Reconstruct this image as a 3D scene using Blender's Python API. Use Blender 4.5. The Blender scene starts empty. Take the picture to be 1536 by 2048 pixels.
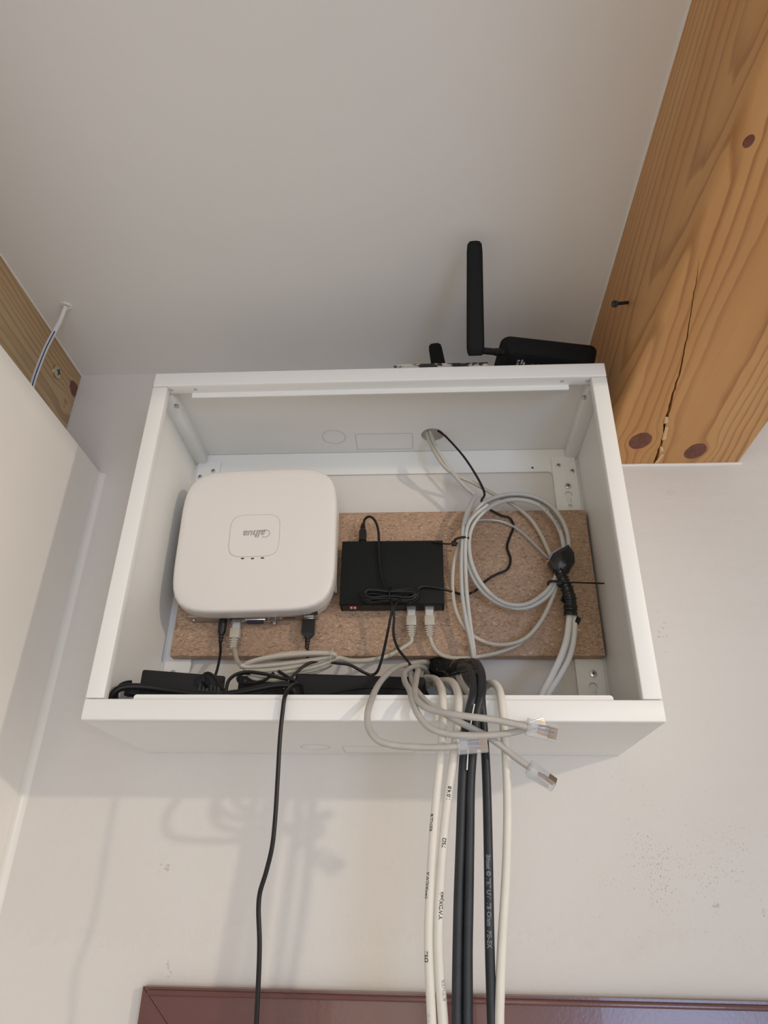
import bpy, bmesh, math, random
from mathutils import Vector, Matrix, noise

# ------------------------------------------------------------------ camera, light, exposure
scene = bpy.context.scene
COL = scene.collection

cam_data = bpy.data.cameras.new('camera')
cam = bpy.data.objects.new('camera', cam_data)
COL.objects.link(cam)
cam_data.sensor_fit = 'VERTICAL'
cam_data.sensor_height = 36.0
cam_data.lens = 24.6224
cam_data.clip_start = 0.01
cam.matrix_world = Matrix(((0.998411, 0.012397, 0.054968, 0.055544), (0.054215, -0.477263, -0.877087, -0.864445), (0.015361, 0.878673, -0.477176, -0.143238), (0.000000, 0.000000, 0.000000, 1.000000)))
scene.camera = cam

world = bpy.data.worlds.new('world')
scene.world = world
world.use_nodes = True
world.node_tree.nodes['Background'].inputs[0].default_value = (1.0, 0.92, 0.765, 1)
world.node_tree.nodes['Background'].inputs[1].default_value = 0.64

def lamp(name, kind, loc, power, color, **kw):
    d = bpy.data.lights.new(name, kind)
    d.energy = power
    d.color = color
    for k, v in kw.items():
        setattr(d, k, v)
    o = bpy.data.objects.new(name, d)
    COL.objects.link(o)
    o.location = loc
    return o

# spotlight of the room, to the right and behind the photographer
spot = lamp('room_lamp', 'SPOT', (1.676, -1.674, 0.405), 40.0, (1.0, 0.86, 0.70), shadow_soft_size=0.028, spot_size=math.radians(35), spot_blend=0.8)
spot.rotation_euler = (Vector((-0.35, -0.10, 0.10)) - spot.location).to_track_quat('-Z', 'Y').to_euler()
# daylight of the window behind the photographer
win = lamp('window_daylight', 'AREA', (1.25, -3.14, -0.75), 16.0, (0.47, 0.64, 1.0), shape='RECTANGLE', size=0.8, size_y=0.8)
win.rotation_euler = (math.radians(90), 0, 0)
# soft fill light added behind the camera to lift the dark corners
corner_fill = lamp('corner_fill_light', 'AREA', (0.0, -3.14, -0.55), 6.0, (1.0, 0.93, 0.84), shape='RECTANGLE', size=0.8, size_y=1.7)
corner_fill.rotation_euler = (math.radians(90), 0, 0)

scene.view_settings.view_transform = 'Standard'
scene.view_settings.look = 'None'
scene.view_settings.exposure = 0.32
scene.view_settings.gamma = 1.0
scene.view_settings.use_curve_mapping = False

# ------------------------------------------------------------------ helpers
MAT = {}

def mat(name, color, rough=0.5, metal=0.0, bump=0.0, bump_scale=200.0, vary=0.0, vary_scale=8.0, spec=0.5, coat=0.0):
    m = bpy.data.materials.new(name)
    m.use_nodes = True
    nt = m.node_tree
    b = nt.nodes['Principled BSDF']
    b.inputs['Base Color'].default_value = (*color, 1)
    b.inputs['Roughness'].default_value = rough
    b.inputs['Metallic'].default_value = metal
    b.inputs['Specular IOR Level'].default_value = spec
    b.inputs['Coat Weight'].default_value = coat
    tc = nt.nodes.new('ShaderNodeTexCoord')
    if vary > 0:
        n = nt.nodes.new('ShaderNodeTexNoise')
        n.inputs['Scale'].default_value = vary_scale
        n.inputs['Detail'].default_value = 4
        nt.links.new(tc.outputs['Object'], n.inputs['Vector'])
        r = nt.nodes.new('ShaderNodeValToRGB')
        r.color_ramp.elements[0].position = 0.3
        r.color_ramp.elements[1].position = 0.7
        r.color_ramp.elements[0].color = (*[c * (1 - vary) for c in color], 1)
        r.color_ramp.elements[1].color = (*[min(1, c * (1 + vary * 0.5)) for c in color], 1)
        nt.links.new(n.outputs['Fac'], r.inputs['Fac'])
        nt.links.new(r.outputs['Color'], b.inputs['Base Color'])
    if bump > 0:
        n = nt.nodes.new('ShaderNodeTexNoise')
        n.inputs['Scale'].default_value = bump_scale
        n.inputs['Detail'].default_value = 3
        nt.links.new(tc.outputs['Object'], n.inputs['Vector'])
        bp = nt.nodes.new('ShaderNodeBump')
        bp.inputs['Strength'].default_value = bump
        bp.inputs['Distance'].default_value = 0.001
        nt.links.new(n.outputs['Fac'], bp.inputs['Height'])
        nt.links.new(bp.outputs['Normal'], b.inputs['Normal'])
    MAT[name] = m
    return m

class N:
    """tiny node-graph writer"""
    def __init__(self, m):
        self.nt = m.node_tree
    def node(self, t, **props):
        n = self.nt.nodes.new(t)
        for k, v in props.items():
            setattr(n, k, v)
        return n
    def link(self, a, b):
        self.nt.links.new(a, b)
    def math(self, op, a, b=None, c=None, clamp=False):
        n = self.node('ShaderNodeMath', operation=op, use_clamp=clamp)
        for i, v in enumerate((a, b, c)):
            if v is None:
                continue
            if isinstance(v, (int, float)):
                n.inputs[i].default_value = v
            else:
                self.link(v, n.inputs[i])
        return n.outputs[0]
    def vmath(self, op, a, b=None, out=0):
        n = self.node('ShaderNodeVectorMath', operation=op)
        for i, v in enumerate((a, b)):
            if v is None:
                continue
            if isinstance(v, (tuple, list)):
                n.inputs[i].default_value = v
            elif isinstance(v, (int, float)):
                n.inputs[3].default_value = v
            else:
                self.link(v, n.inputs[i])
        return n.outputs[out]
    def scale(self, v, s):
        n = self.node('ShaderNodeVectorMath', operation='SCALE')
        self.link(v, n.inputs[0])
        if isinstance(s, (int, float)):
            n.inputs[3].default_value = s
        else:
            self.link(s, n.inputs[3])
        return n.outputs[0]
    def noise(self, v, scale, detail=3, rough=0.5, out='Fac'):
        n = self.node('ShaderNodeTexNoise')
        n.inputs['Scale'].default_value = scale
        n.inputs['Detail'].default_value = detail
        n.inputs['Roughness'].default_value = rough
        self.link(v, n.inputs['Vector'])
        return n.outputs[out]
    def ramp(self, f, stops):
        n = self.node('ShaderNodeValToRGB')
        e = n.color_ramp.elements
        while len(e) < len(stops):
            e.new(0.5)
        for k, (p, c) in zip(e, stops):
            k.position = p
            k.color = (*c, 1) if len(c) == 3 else c
        self.link(f, n.inputs[0])
        return n.outputs[0]
    def mix(self, f, a, b, mode='MIX'):
        n = self.node('ShaderNodeMix', data_type='RGBA', blend_type=mode)
        if isinstance(f, (int, float)):
            n.inputs[0].default_value = f
        else:
            self.link(f, n.inputs[0])
        for i, v in ((6, a), (7, b)):
            if isinstance(v, (tuple, list)):
                n.inputs[i].default_value = (*v, 1)
            else:
                self.link(v, n.inputs[i])
        return n.outputs[2]
    def bump(self, h, strength, dist):
        n = self.node('ShaderNodeBump')
        n.inputs['Strength'].default_value = strength
        n.inputs['Distance'].default_value = dist
        self.link(h, n.inputs['Height'])
        return n.outputs[0]

def wood(name, pith, slope, freq, knots, pale, dark, warp=0.010, seed=0.0):
    """softwood: rings round a pith line running along y, bent aside by knots"""
    m = bpy.data.materials.new(name)
    m.use_nodes = True
    g = N(m)
    b = m.node_tree.nodes['Principled BSDF']
    tc = g.node('ShaderNodeTexCoord')
    p = tc.outputs['Object']
    knot_mask = None
    q = p
    for (kx, ky, kz, kr) in knots:
        shown = kr > 0
        kr = abs(kr)
        d = g.vmath('SUBTRACT', p, (kx, ky, kz))
        dsq = g.vmath('MULTIPLY', d, (1.0, 0.75, 1.0))
        ln = g.vmath('LENGTH', dsq, out=1)
        e = g.math('POWER', 2.718, g.math('MULTIPLY', g.math('POWER', g.math('DIVIDE', ln, kr * 2.0), 2.0), -1.0))
        q = g.vmath('ADD', q, g.scale(g.vmath('NORMALIZE', d), g.math('MULTIPLY', e, kr * -1.1)))
        km = g.math('LESS_THAN', g.math('ADD', ln, g.math('MULTIPLY', g.noise(p, 90), kr * 0.25)), kr * 1.1)
        if not shown:
            continue
        knot_mask = km if knot_mask is None else g.math('MAXIMUM', knot_mask, km)
    st = g.vmath('MULTIPLY', q, (1.0, 0.10, 1.0))
    st = g.vmath('ADD', st, (seed, seed * 0.7, seed * 1.3))
    low = g.noise(st, 11, 2, out='Color')
    low = g.scale(g.vmath('SUBTRACT', low, (0.5, 0.5, 0.5)), warp * 7)
    q2 = g.vmath('ADD', q, low)
    sx = g.node('ShaderNodeSeparateXYZ')
    g.link(q2, sx.inputs[0])
    ex = g.math('SUBTRACT', sx.outputs[0], g.math('ADD', g.math('MULTIPLY', sx.outputs[1], slope[0]), pith[0]))
    ez = g.math('SUBTRACT', sx.outputs[2], g.math('ADD', g.math('MULTIPLY', sx.outputs[1], slope[1]), pith[1]))
    r = g.math('SQRT', g.math('ADD', g.math('POWER', ex, 2.0), g.math('POWER', ez, 2.0)))
    r = g.math('ADD', r, g.math('MULTIPLY', g.noise(g.vmath('MULTIPLY', st, (1, 2, 1)), 55, 2), 0.006))
    fr = g.math('FRACT', g.math('MULTIPLY', r, freq))
    ring = g.ramp(fr, [(0.0, (0, 0, 0)), (0.55, (0.12, 0.12, 0.12)), (0.86, (1, 1, 1)), (0.93, (0.7, 0.7, 0.7)), (1.0, (0, 0, 0))])
    strength = g.noise(g.vmath('MULTIPLY', st, (1, 0.6, 1)), 26, 2)
    ringf = g.math('MULTIPLY', ring, g.math('MULTIPLY', strength, 1.25), clamp=True)
    fib = g.noise(g.vmath('MULTIPLY', p, (1.0, 0.03, 1.0)), 420, 3)
    blot = g.noise(st, 16, 3)
    base = g.mix(g.ramp(blot, [(0.32, (0, 0, 0)), (0.68, (1, 1, 1))]), pale, tuple(x * y for x, y in zip(pale, (0.88, 0.76, 0.62))))
    col = g.mix(ringf, base, dark)
    col = g.mix(g.math('MULTIPLY', fib, 0.30), col, tuple(x * 0.62 for x in pale))
    if knot_mask is not None:
        kn = g.ramp(g.math('FRACT', g.math('MULTIPLY', g.noise(p, 60, 2), 5.0)), [(0.0, (0.13, 0.042, 0.026)), (1.0, (0.19, 0.070, 0.045))])
        col = g.mix(knot_mask, col, kn)
    g.link(col, b.inputs['Base Color'])
    b.inputs['Roughness'].default_value = 0.45
    b.inputs['Specular IOR Level'].default_value = 0.35
    h = g.math('ADD', g.math('MULTIPLY', ringf, -0.4), g.math('MULTIPLY', fib, 0.6))
    g.link(g.bump(h, 0.25, 0.0006), b.inputs['Normal'])
    MAT[name] = m
    return m

def tag(o, label=None, cat=None, group=None, kind=None):
    if label: o['label'] = label
    if cat: o['category'] = cat
    if group: o['group'] = group
    if kind: o['kind'] = kind
    return o

def thing(name, label, cat, loc, group=None):
    o = bpy.data.objects.new(name, None)
    o.empty_display_size = 0.02
    COL.objects.link(o)
    o.location = loc
    return tag(o, label, cat, group)

def origin(parent):
    v = Vector((0, 0, 0))
    while parent is not None:
        v += Vector(parent.location)
        parent = parent.parent
    return v

class MB:
    """collects geometry in world coordinates, links it as one mesh object"""
    def __init__(self):
        self.v, self.f = [], []
    def add(self, verts, faces, M=None):
        n = len(self.v)
        for p in verts:
            p = Vector(p)
            self.v.append(M @ p if M is not None else p)
        self.f += [tuple(i + n for i in f) for f in faces]
        return self
    def frombm(self, bm, M=None):
        bm.verts.index_update()
        self.add([v.co.copy() for v in bm.verts], [tuple(v.index for v in f.verts) for f in bm.faces], M)
        bm.free()
        return self
    def box(self, lo, hi, M=None, bevel=0.0, seg=2):
        bm = bmesh.new()
        bmesh.ops.create_cube(bm, size=1)
        lo, hi = Vector(lo), Vector(hi)
        for v in bm.verts:
            v.co = Vector([(lo[i] + hi[i]) / 2 + v.co[i] * (hi[i] - lo[i]) for i in range(3)])
        if bevel > 0:
            bmesh.ops.bevel(bm, geom=list(bm.edges), offset=bevel, segments=seg, profile=0.5, affect='EDGES', clamp_overlap=True)
        return self.frombm(bm, M)
    def rings(self, rings, cap=True, close=False):
        n = len(rings[0])
        vs = [p for r in rings for p in r]
        fs = []
        m = len(rings)
        for i in range(m - (0 if close else 1)):
            a, b = i * n, ((i + 1) % m) * n
            for k in range(n):
                fs.append((a + k, a + (k + 1) % n, b + (k + 1) % n, b + k))
        if cap and not close:
            fs.append(tuple(range(n - 1, -1, -1)))
            fs.append(tuple((m - 1) * n + k for k in range(n)))
        return self.add(vs, fs)
    def tube(self, path, r, seg=10, flat=None):
        """path: list of Vectors, already dense; r a number or a list"""
        n = len(path)
        rr = [r] * n if isinstance(r, (int, float)) else r
        rings = []
        T0 = (path[1] - path[0]).normalized()
        U = Vector((0, -1, 0)) - T0 * T0.dot(Vector((0, -1, 0)))
        if U.length < 1e-3:
            U = Vector((1, 0, 0))
        U.normalize()
        for i, p in enumerate(path):
            T = (path[min(i + 1, n - 1)] - path[max(i - 1, 0)]).normalized()
            U = U - T * T.dot(U)
            if U.length < 1e-6:
                U = T.orthogonal()
            U.normalize()
            V = T.cross(U)
            fl = 1.0 if flat is None else flat
            rings.append([p + (U * math.cos(a) + V * math.sin(a) * fl) * rr[i] for a in [2 * math.pi * k / seg for k in range(seg)]])
        return self.rings(rings)
    def lathe(self, prof, M, seg=20):
        """prof: list of (axial, radius) along local x of M"""
        rings = [[M @ Vector((a, r * math.cos(t), r * math.sin(t))) for t in [2 * math.pi * k / seg for k in range(seg)]] for a, r in prof]
        return self.rings(rings)
    def prism(self, outline, a, b, axis=1):
        """outline: list of 2d points; extruded along axis from a to b"""
        def p3(q, w):
            if axis == 1: return (q[0], w, q[1])
            if axis == 2: return (q[0], q[1], w)
            return (w, q[0], q[1])
        return self.rings([[p3(q, a) for q in outline], [p3(q, b) for q in outline]])
    def plate(self, outline, holes, a, b, axis=1):
        """flat plate with holes: outline and holes are lists of 2d points"""
        bm = bmesh.new()
        def p3(q, w):
            if axis == 1: return (q[0], w, q[1])
            if axis == 2: return (q[0], q[1], w)
            return (w, q[0], q[1])
        edges = []
        for loop in [outline] + holes:
            vs = [bm.verts.new(p3(q, a)) for q in loop]
            edges += [bm.edges.new((vs[i], vs[(i + 1) % len(vs)])) for i in range(len(vs))]
        bmesh.ops.triangle_fill(bm, use_beauty=True, use_dissolve=False, edges=edges)
        geom = list(bm.faces)
        ret = bmesh.ops.extrude_face_region(bm, geom=geom, use_keep_orig=True)
        d = Vector(p3((0, 0), b)) - Vector(p3((0, 0), a))
        for e in ret['geom']:
            if isinstance(e, bmesh.types.BMVert):
                e.co += d
        bmesh.ops.recalc_face_normals(bm, faces=list(bm.faces))
        return self.frombm(bm)
    def build(self, name, material, parent=None, smooth=True, angle=35, loc=None):
        o3 = Vector(loc) if loc is not None else origin(parent)
        me = bpy.data.meshes.new(name)
        me.from_pydata([p - o3 for p in self.v], [], self.f)
        bm = bmesh.new()
        bm.from_mesh(me)
        bmesh.ops.recalc_face_normals(bm, faces=list(bm.faces))
        bm.to_mesh(me)
        bm.free()
        if smooth:
            me.shade_smooth()
            me.set_sharp_from_angle(angle=math.radians(angle))
        me.materials.append(MAT[material] if isinstance(material, str) else material)
        o = bpy.data.objects.new(name, me)
        COL.objects.link(o)
        if parent is not None:
            o.parent = parent
        elif loc is not None:
            o.location = o3
        return o

def spline(pts, step=0.004):
    """Catmull-Rom (centripetal) through the points, sampled densely"""
    P = [Vector(p) for p in pts]
    P = [P[0] * 2 - P[1]] + P + [P[-1] * 2 - P[-2]]
    out = []
    for i in range(1, len(P) - 2):
        p0, p1, p2, p3 = P[i - 1:i + 3]
        t = [0.0]
        for a, b in ((p0, p1), (p1, p2), (p2, p3)):
            t.append(t[-1] + max((b - a).length, 1e-6) ** 0.5)
        n = max(3, int((p2 - p1).length / step) + 2)
        for k in range(n):
            u = t[1] + (t[2] - t[1]) * k / n
            A1 = p0 * ((t[1] - u) / (t[1] - t[0])) + p1 * ((u - t[0]) / (t[1] - t[0]))
            A2 = p1 * ((t[2] - u) / (t[2] - t[1])) + p2 * ((u - t[1]) / (t[2] - t[1]))
            A3 = p2 * ((t[3] - u) / (t[3] - t[2])) + p3 * ((u - t[2]) / (t[3] - t[2]))
            B1 = A1 * ((t[2] - u) / (t[2] - t[0])) + A2 * ((u - t[0]) / (t[2] - t[0]))
            B2 = A2 * ((t[3] - u) / (t[3] - t[1])) + A3 * ((u - t[1]) / (t[3] - t[1]))
            out.append(B1 * ((t[2] - u) / (t[2] - t[1])) + B2 * ((u - t[1]) / (t[2] - t[1])))
    out.append(P[-2])
    return out

def frame(o, direction, up=(0, -1, 0)):
    """matrix with local x along direction, local z near up"""
    X = Vector(direction).normalized()
    Z = Vector(up) - X * X.dot(Vector(up))
    Z.normalize()
    Y = Z.cross(X)
    return Matrix(((X.x, Y.x, Z.x, o[0]), (X.y, Y.y, Z.y, o[1]), (X.z, Y.z, Z.z, o[2]), (0, 0, 0, 1)))

def rrect(cx, cz, w, h, r, n=6):
    pts = []
    for sx, sz, a0 in ((1, 1, 0), (-1, 1, 90), (-1, -1, 180), (1, -1, 270)):
        for k in range(n + 1):
            a = math.radians(a0 + 90 * k / n)
            pts.append((cx + sx * (w / 2 - r) + r * math.cos(a), cz + sz * (h / 2 - r) + r * math.sin(a)))
    return pts

def circle(cx, cz, r, n=24, sx=1.0, sz=1.0):
    return [(cx + r * sx * math.cos(2 * math.pi * k / n), cz + r * sz * math.sin(2 * math.pi * k / n)) for k in range(n)]

def text_verts(body, size, shear=0.0, bold=0.0):
    cu = bpy.data.curves.new('lettering', 'FONT')
    cu.body = body
    cu.size = size
    cu.shear = shear
    cu.offset = bold
    cu.resolution_u = 3
    cu.align_x = 'CENTER'
    cu.align_y = 'CENTER'
    o = bpy.data.objects.new('lettering', cu)
    COL.objects.link(o)
    dg = bpy.context.evaluated_depsgraph_get()
    me = bpy.data.meshes.new_from_object(o.evaluated_get(dg))
    vs = [v.co.copy() for v in me.vertices]
    fs = [tuple(p.vertices) for p in me.polygons]
    bpy.data.objects.remove(o)
    bpy.data.curves.remove(cu)
    bpy.data.meshes.remove(me)
    return vs, fs

def text_on(body, size, M, material, parent, name='lettering', shear=0.0, bold=0.0, sx=1.0):
    """flat lettering: local x reading direction, local y letter-up, of the matrix M"""
    vs, fs = text_verts(body, size, shear, bold)
    b = MB()
    b.add([Vector((v.x * sx, v.y, 0)) for v in vs], fs, M)
    return b.build(name, material, parent, smooth=False)

def text_cable(body, size, path, z_mid, r, material, parent, down=True, phi0=0.0, sx=1.0):
    """lettering wrapped on the skin of a hanging cable around height z_mid"""
    vs, fs = text_verts(body, size, 0.0, size * 0.022)
    i0 = min(range(len(path)), key=lambda i: abs(path[i].z - z_mid))
    cum = [0.0]
    for a, b in zip(path, path[1:]):
        cum.append(cum[-1] + (b - a).length)
    out = []
    for v in vs:
        s = cum[i0] + (v.x if down else -v.x) * sx
        k = max(0, min(len(path) - 2, next((j for j in range(len(path) - 1) if cum[j + 1] >= s), len(path) - 2)))
        t = (s - cum[k]) / max(1e-9, cum[k + 1] - cum[k])
        c = path[k].lerp(path[k + 1], t)
        T = (path[min(k + 2, len(path) - 1)] - path[max(k - 1, 0)]).normalized()
        F = Vector((0, -1, 0)) - T * T.dot(Vector((0, -1, 0)))
        F.normalize()
        S = F.cross(T)                      # to the right for a downward tangent
        phi = phi0 + (v.y if down else -v.y) / r
        out.append(c + (F * math.cos(phi) + S * math.sin(phi)) * (r + 0.00012))
    return MB().add(out, fs).build('lettering', material, parent, smooth=False)

# ------------------------------------------------------------------ materials
mat('white_steel', (0.84, 0.84, 0.815), 0.38, bump=0.06, bump_scale=900)
mat('steel_mark', (0.52, 0.53, 0.54), 0.5)
mat('hole_dark', (0.045, 0.045, 0.045), 0.7)
mat('zinc', (0.62, 0.63, 0.64), 0.28, metal=1.0)
mat('screw_dark', (0.015, 0.015, 0.017), 0.5)
mat('brass_zinc', (0.62, 0.58, 0.42), 0.30, metal=1.0)
mat('gold', (0.80, 0.60, 0.28), 0.28, metal=1.0)
mat('contact', (0.30, 0.21, 0.13), 0.35, metal=0.6)
mat('recorder_white', (0.83, 0.79, 0.75), 0.42, bump=0.03, bump_scale=1500)
mat('recorder_groove', (0.50, 0.47, 0.44), 0.6)
mat('print_grey', (0.40, 0.38, 0.36), 0.5)
mat('print_faint', (0.60, 0.57, 0.54), 0.5)
mat('plate_steel', (0.46, 0.42, 0.39), 0.42, metal=0.7)
mat('port_silver', (0.70, 0.70, 0.70), 0.22, metal=1.0)
mat('port_blue', (0.02, 0.025, 0.06), 0.5)
mat('port_yellow', (0.60, 0.15, 0.07), 0.4)
mat('switch_black', (0.009, 0.0105, 0.010), 0.6, bump=0.15, bump_scale=1800, spec=0.18)
mat('black_plastic', (0.014, 0.014, 0.015), 0.42, spec=0.35)
mat('matte_black', (0.008, 0.009, 0.009), 0.65, bump=0.1, bump_scale=1500, spec=0.18)
mat('adapter_black', (0.018, 0.018, 0.019), 0.6, bump=0.2, bump_scale=1200, spec=0.22)
mat('black_cable', (0.009, 0.009, 0.010), 0.40, spec=0.3)
mat('coax_black', (0.013, 0.017, 0.023), 0.45, bump=0.2, bump_scale=700, vary=0.3, vary_scale=60)
mat('coax_grey_print', (0.22, 0.25, 0.28), 0.6)
mat('coax_white', (0.74, 0.71, 0.64), 0.42, vary=0.06, vary_scale=30)
mat('cable_white', (0.74, 0.73, 0.70), 0.42)
mat('cable_beige', (0.50, 0.46, 0.385), 0.40, vary=0.05, vary_scale=40)
mat('cable_grey', (0.50, 0.50, 0.48), 0.42, vary=0.05, vary_scale=40)
mat('cable_dusty', (0.46, 0.44, 0.405), 0.50, vary=0.12, vary_scale=60)
mat('print_black', (0.03, 0.028, 0.035), 0.6)
mat('print_white', (0.85, 0.85, 0.85), 0.6)
mat('tape_black', (0.008, 0.008, 0.009), 0.22, bump=0.35, bump_scale=160, spec=0.5)
mat('tape_dusty', (0.014, 0.015, 0.016), 0.5, bump=0.3, bump_scale=260, vary=0.5, vary_scale=120, spec=0.3)
mat('dip_red', (0.32, 0.03, 0.03), 0.4)
mat('dip_white', (0.85, 0.80, 0.80), 0.4)
mat('wire_orange', (0.62, 0.22, 0.07), 0.5)
mat('wire_blue', (0.10, 0.18, 0.42), 0.5)
mat('wire_brown', (0.20, 0.10, 0.06), 0.5)
mat('stripe_blue', (0.03, 0.06, 0.22), 0.45)
mat('caulk', (0.80, 0.77, 0.72), 0.30)
mat('floor_tile', (0.78, 0.75, 0.71), 0.5, vary=0.15, vary_scale=3)
mat('splinter', (0.72, 0.52, 0.32), 0.7)
mat('crumb', (0.40, 0.29, 0.19), 0.9)
mat('dust', (0.30, 0.28, 0.26), 0.95)

def clear_mat(name, tint, gloss):
    m = bpy.data.materials.new(name)
    m.use_nodes = True
    g = N(m)
    nt = m.node_tree
    nt.nodes.remove(nt.nodes['Principled BSDF'])
    t = g.node('ShaderNodeBsdfTransparent')
    t.inputs[0].default_value = (*tint, 1)
    s = g.node('ShaderNodeBsdfGlossy')
    s.inputs['Roughness'].default_value = 0.12
    s.inputs['Color'].default_value = (0.9, 0.92, 0.95, 1)
    d = g.node('ShaderNodeBsdfDiffuse')
    d.inputs[0].default_value = (0.75, 0.76, 0.78, 1)
    lw = g.node('ShaderNodeLayerWeight')
    lw.inputs[0].default_value = 0.35
    mx = g.node('ShaderNodeMixShader')
    g.link(g.math('ADD', g.math('MULTIPLY', lw.outputs['Facing'], 0.35), gloss), mx.inputs[0])
    g.link(t.outputs[0], mx.inputs[1])
    g.link(s.outputs[0], mx.inputs[2])
    m2 = g.node('ShaderNodeMixShader')
    m2.inputs[0].default_value = 0.16
    g.link(mx.outputs[0], m2.inputs[1])
    g.link(d.outputs[0], m2.inputs[2])
    g.link(m2.outputs[0], nt.nodes['Material Output'].inputs[0])
    MAT[name] = m

clear_mat('clear_plastic', (0.93, 0.94, 0.95), 0.12)

def wall_material():
    m = bpy.data.materials.new('plaster_wall')
    m.use_nodes = True
    g = N(m)
    b = m.node_tree.nodes['Principled BSDF']
    p = g.node('ShaderNodeTexCoord').outputs['Object']
    sx = g.node('ShaderNodeSeparateXYZ')
    g.link(p, sx.inputs[0])
    x, z = sx.outputs[0], sx.outputs[2]
    base = g.mix(g.ramp(g.noise(p, 5, 3), [(0.35, (0, 0, 0)), (0.65, (1, 1, 1))]), (0.70, 0.665, 0.625), (0.715, 0.685, 0.65))
    # fresh filler spread in a ragged band above the door frame
    edge = g.math('ADD', z, g.math('ADD', g.math('MULTIPLY', g.noise(p, 14, 4, 0.6), 0.07), g.math('MULTIPLY', g.noise(p, 60, 3), 0.008)))
    fill = g.ramp(edge, [(0.0, (1, 1, 1)), (0.001, (0, 0, 0))])
    n = g.node('ShaderNodeMapRange')
    g.link(edge, n.inputs[0])
    n.inputs[1].default_value = -0.157
    n.inputs[2].default_value = -0.142
    n.inputs[3].default_value = 1.0
    n.inputs[4].default_value = 0.0
    fillm = n.outputs[0]
    col = g.mix(g.math('MULTIPLY', fillm, 0.8), base, (0.715, 0.685, 0.645))
    # dark specks scratched into the plaster, thickest to the right above the door
    d = g.vmath('SUBTRACT', p, (0.325, 0.0, -0.115))
    dl = g.vmath('LENGTH', g.vmath('MULTIPLY', d, (1.0, 0.0, 1.25)), out=1)
    region = g.math('SUBTRACT', 1.0, g.math('DIVIDE', dl, 0.21), clamp=True)
    sp = g.vmath('MULTIPLY', p, (1.0, 1.0, 0.6))
    speck = g.noise(sp, 560, 2, 0.5)
    patch = g.noise(p, 22, 3)
    th = g.math('SUBTRACT', 0.80, g.math('MULTIPLY', g.math('MULTIPLY', g.math('POWER', region, 0.7), patch), 0.40))
    sm = g.math('MULTIPLY', g.math('SUBTRACT', speck, th), 14.0, clamp=True)
    sm = g.math('MULTIPLY', sm, g.math('SUBTRACT', 1.0, fillm))
    col = g.mix(g.math('MULTIPLY', sm, 0.55), col, (0.26, 0.24, 0.22))
    # scuffs and scratches in single places
    for (mx, mz, rx, rz) in ((0.400, 0.352, 0.012, 0.020), (0.355, 0.149, 0.012, 0.045), (0.407, -0.158, 0.012, 0.020), (0.358, -0.151, 0.012, 0.020), (0.384, 0.377, 0.012, 0.012), (-0.216, -0.219, 0.012, 0.020), (-0.238, -0.120, 0.020, 0.020)):
        dd = g.vmath('LENGTH', g.vmath('MULTIPLY', g.vmath('SUBTRACT', p, (mx, 0.0, mz)), (1.0 / rx, 0.0, 1.0 / rz)), out=1)
        rg = g.math('SUBTRACT', 1.0, dd, clamp=True)
        mk = g.math('MULTIPLY', g.math('SUBTRACT', g.math('ADD', g.noise(p, 190, 3, 0.6), g.math('MULTIPLY', rg, 0.22)), 0.70), 9.0, clamp=True)
        mk = g.math('MULTIPLY', mk, g.math('MULTIPLY', rg, 3.0, clamp=True))
        col = g.mix(g.math('MULTIPLY', mk, 0.38), col, (0.30, 0.24, 0.19))
    # pale grime
    gr = g.noise(p, 40, 5, 0.7)
    col = g.mix(g.math('MULTIPLY', g.ramp(gr, [(0.62, (0, 0, 0)), (0.72, (1, 1, 1))]), 0.10), col, (0.45, 0.42, 0.38))
    g.link(col, b.inputs['Base Color'])
    b.inputs['Roughness'].default_value = 0.62
    b.inputs['Specular IOR Level'].default_value = 0.3
    h = g.math('ADD', g.math('MULTIPLY', g.noise(p, 180, 3), 0.25), g.math('MULTIPLY', fillm, 1.0))
    h = g.math('ADD', h, g.math('MULTIPLY', g.noise(g.vmath('MULTIPLY', p, (0.5, 1, 1.6)), 24, 3), 1.3))
    g.link(g.bump(h, 0.5, 0.0024), b.inputs['Normal'])
    MAT['plaster_wall'] = m
wall_material()
mat('ceiling_paint', (0.86, 0.845, 0.82), 0.6, bump=0.12, bump_scale=260, vary=0.02, vary_scale=4)
mat('side_wall_paint', (0.90, 0.865, 0.815), 0.42, bump=0.10, bump_scale=240, vary=0.02, vary_scale=5)

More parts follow.
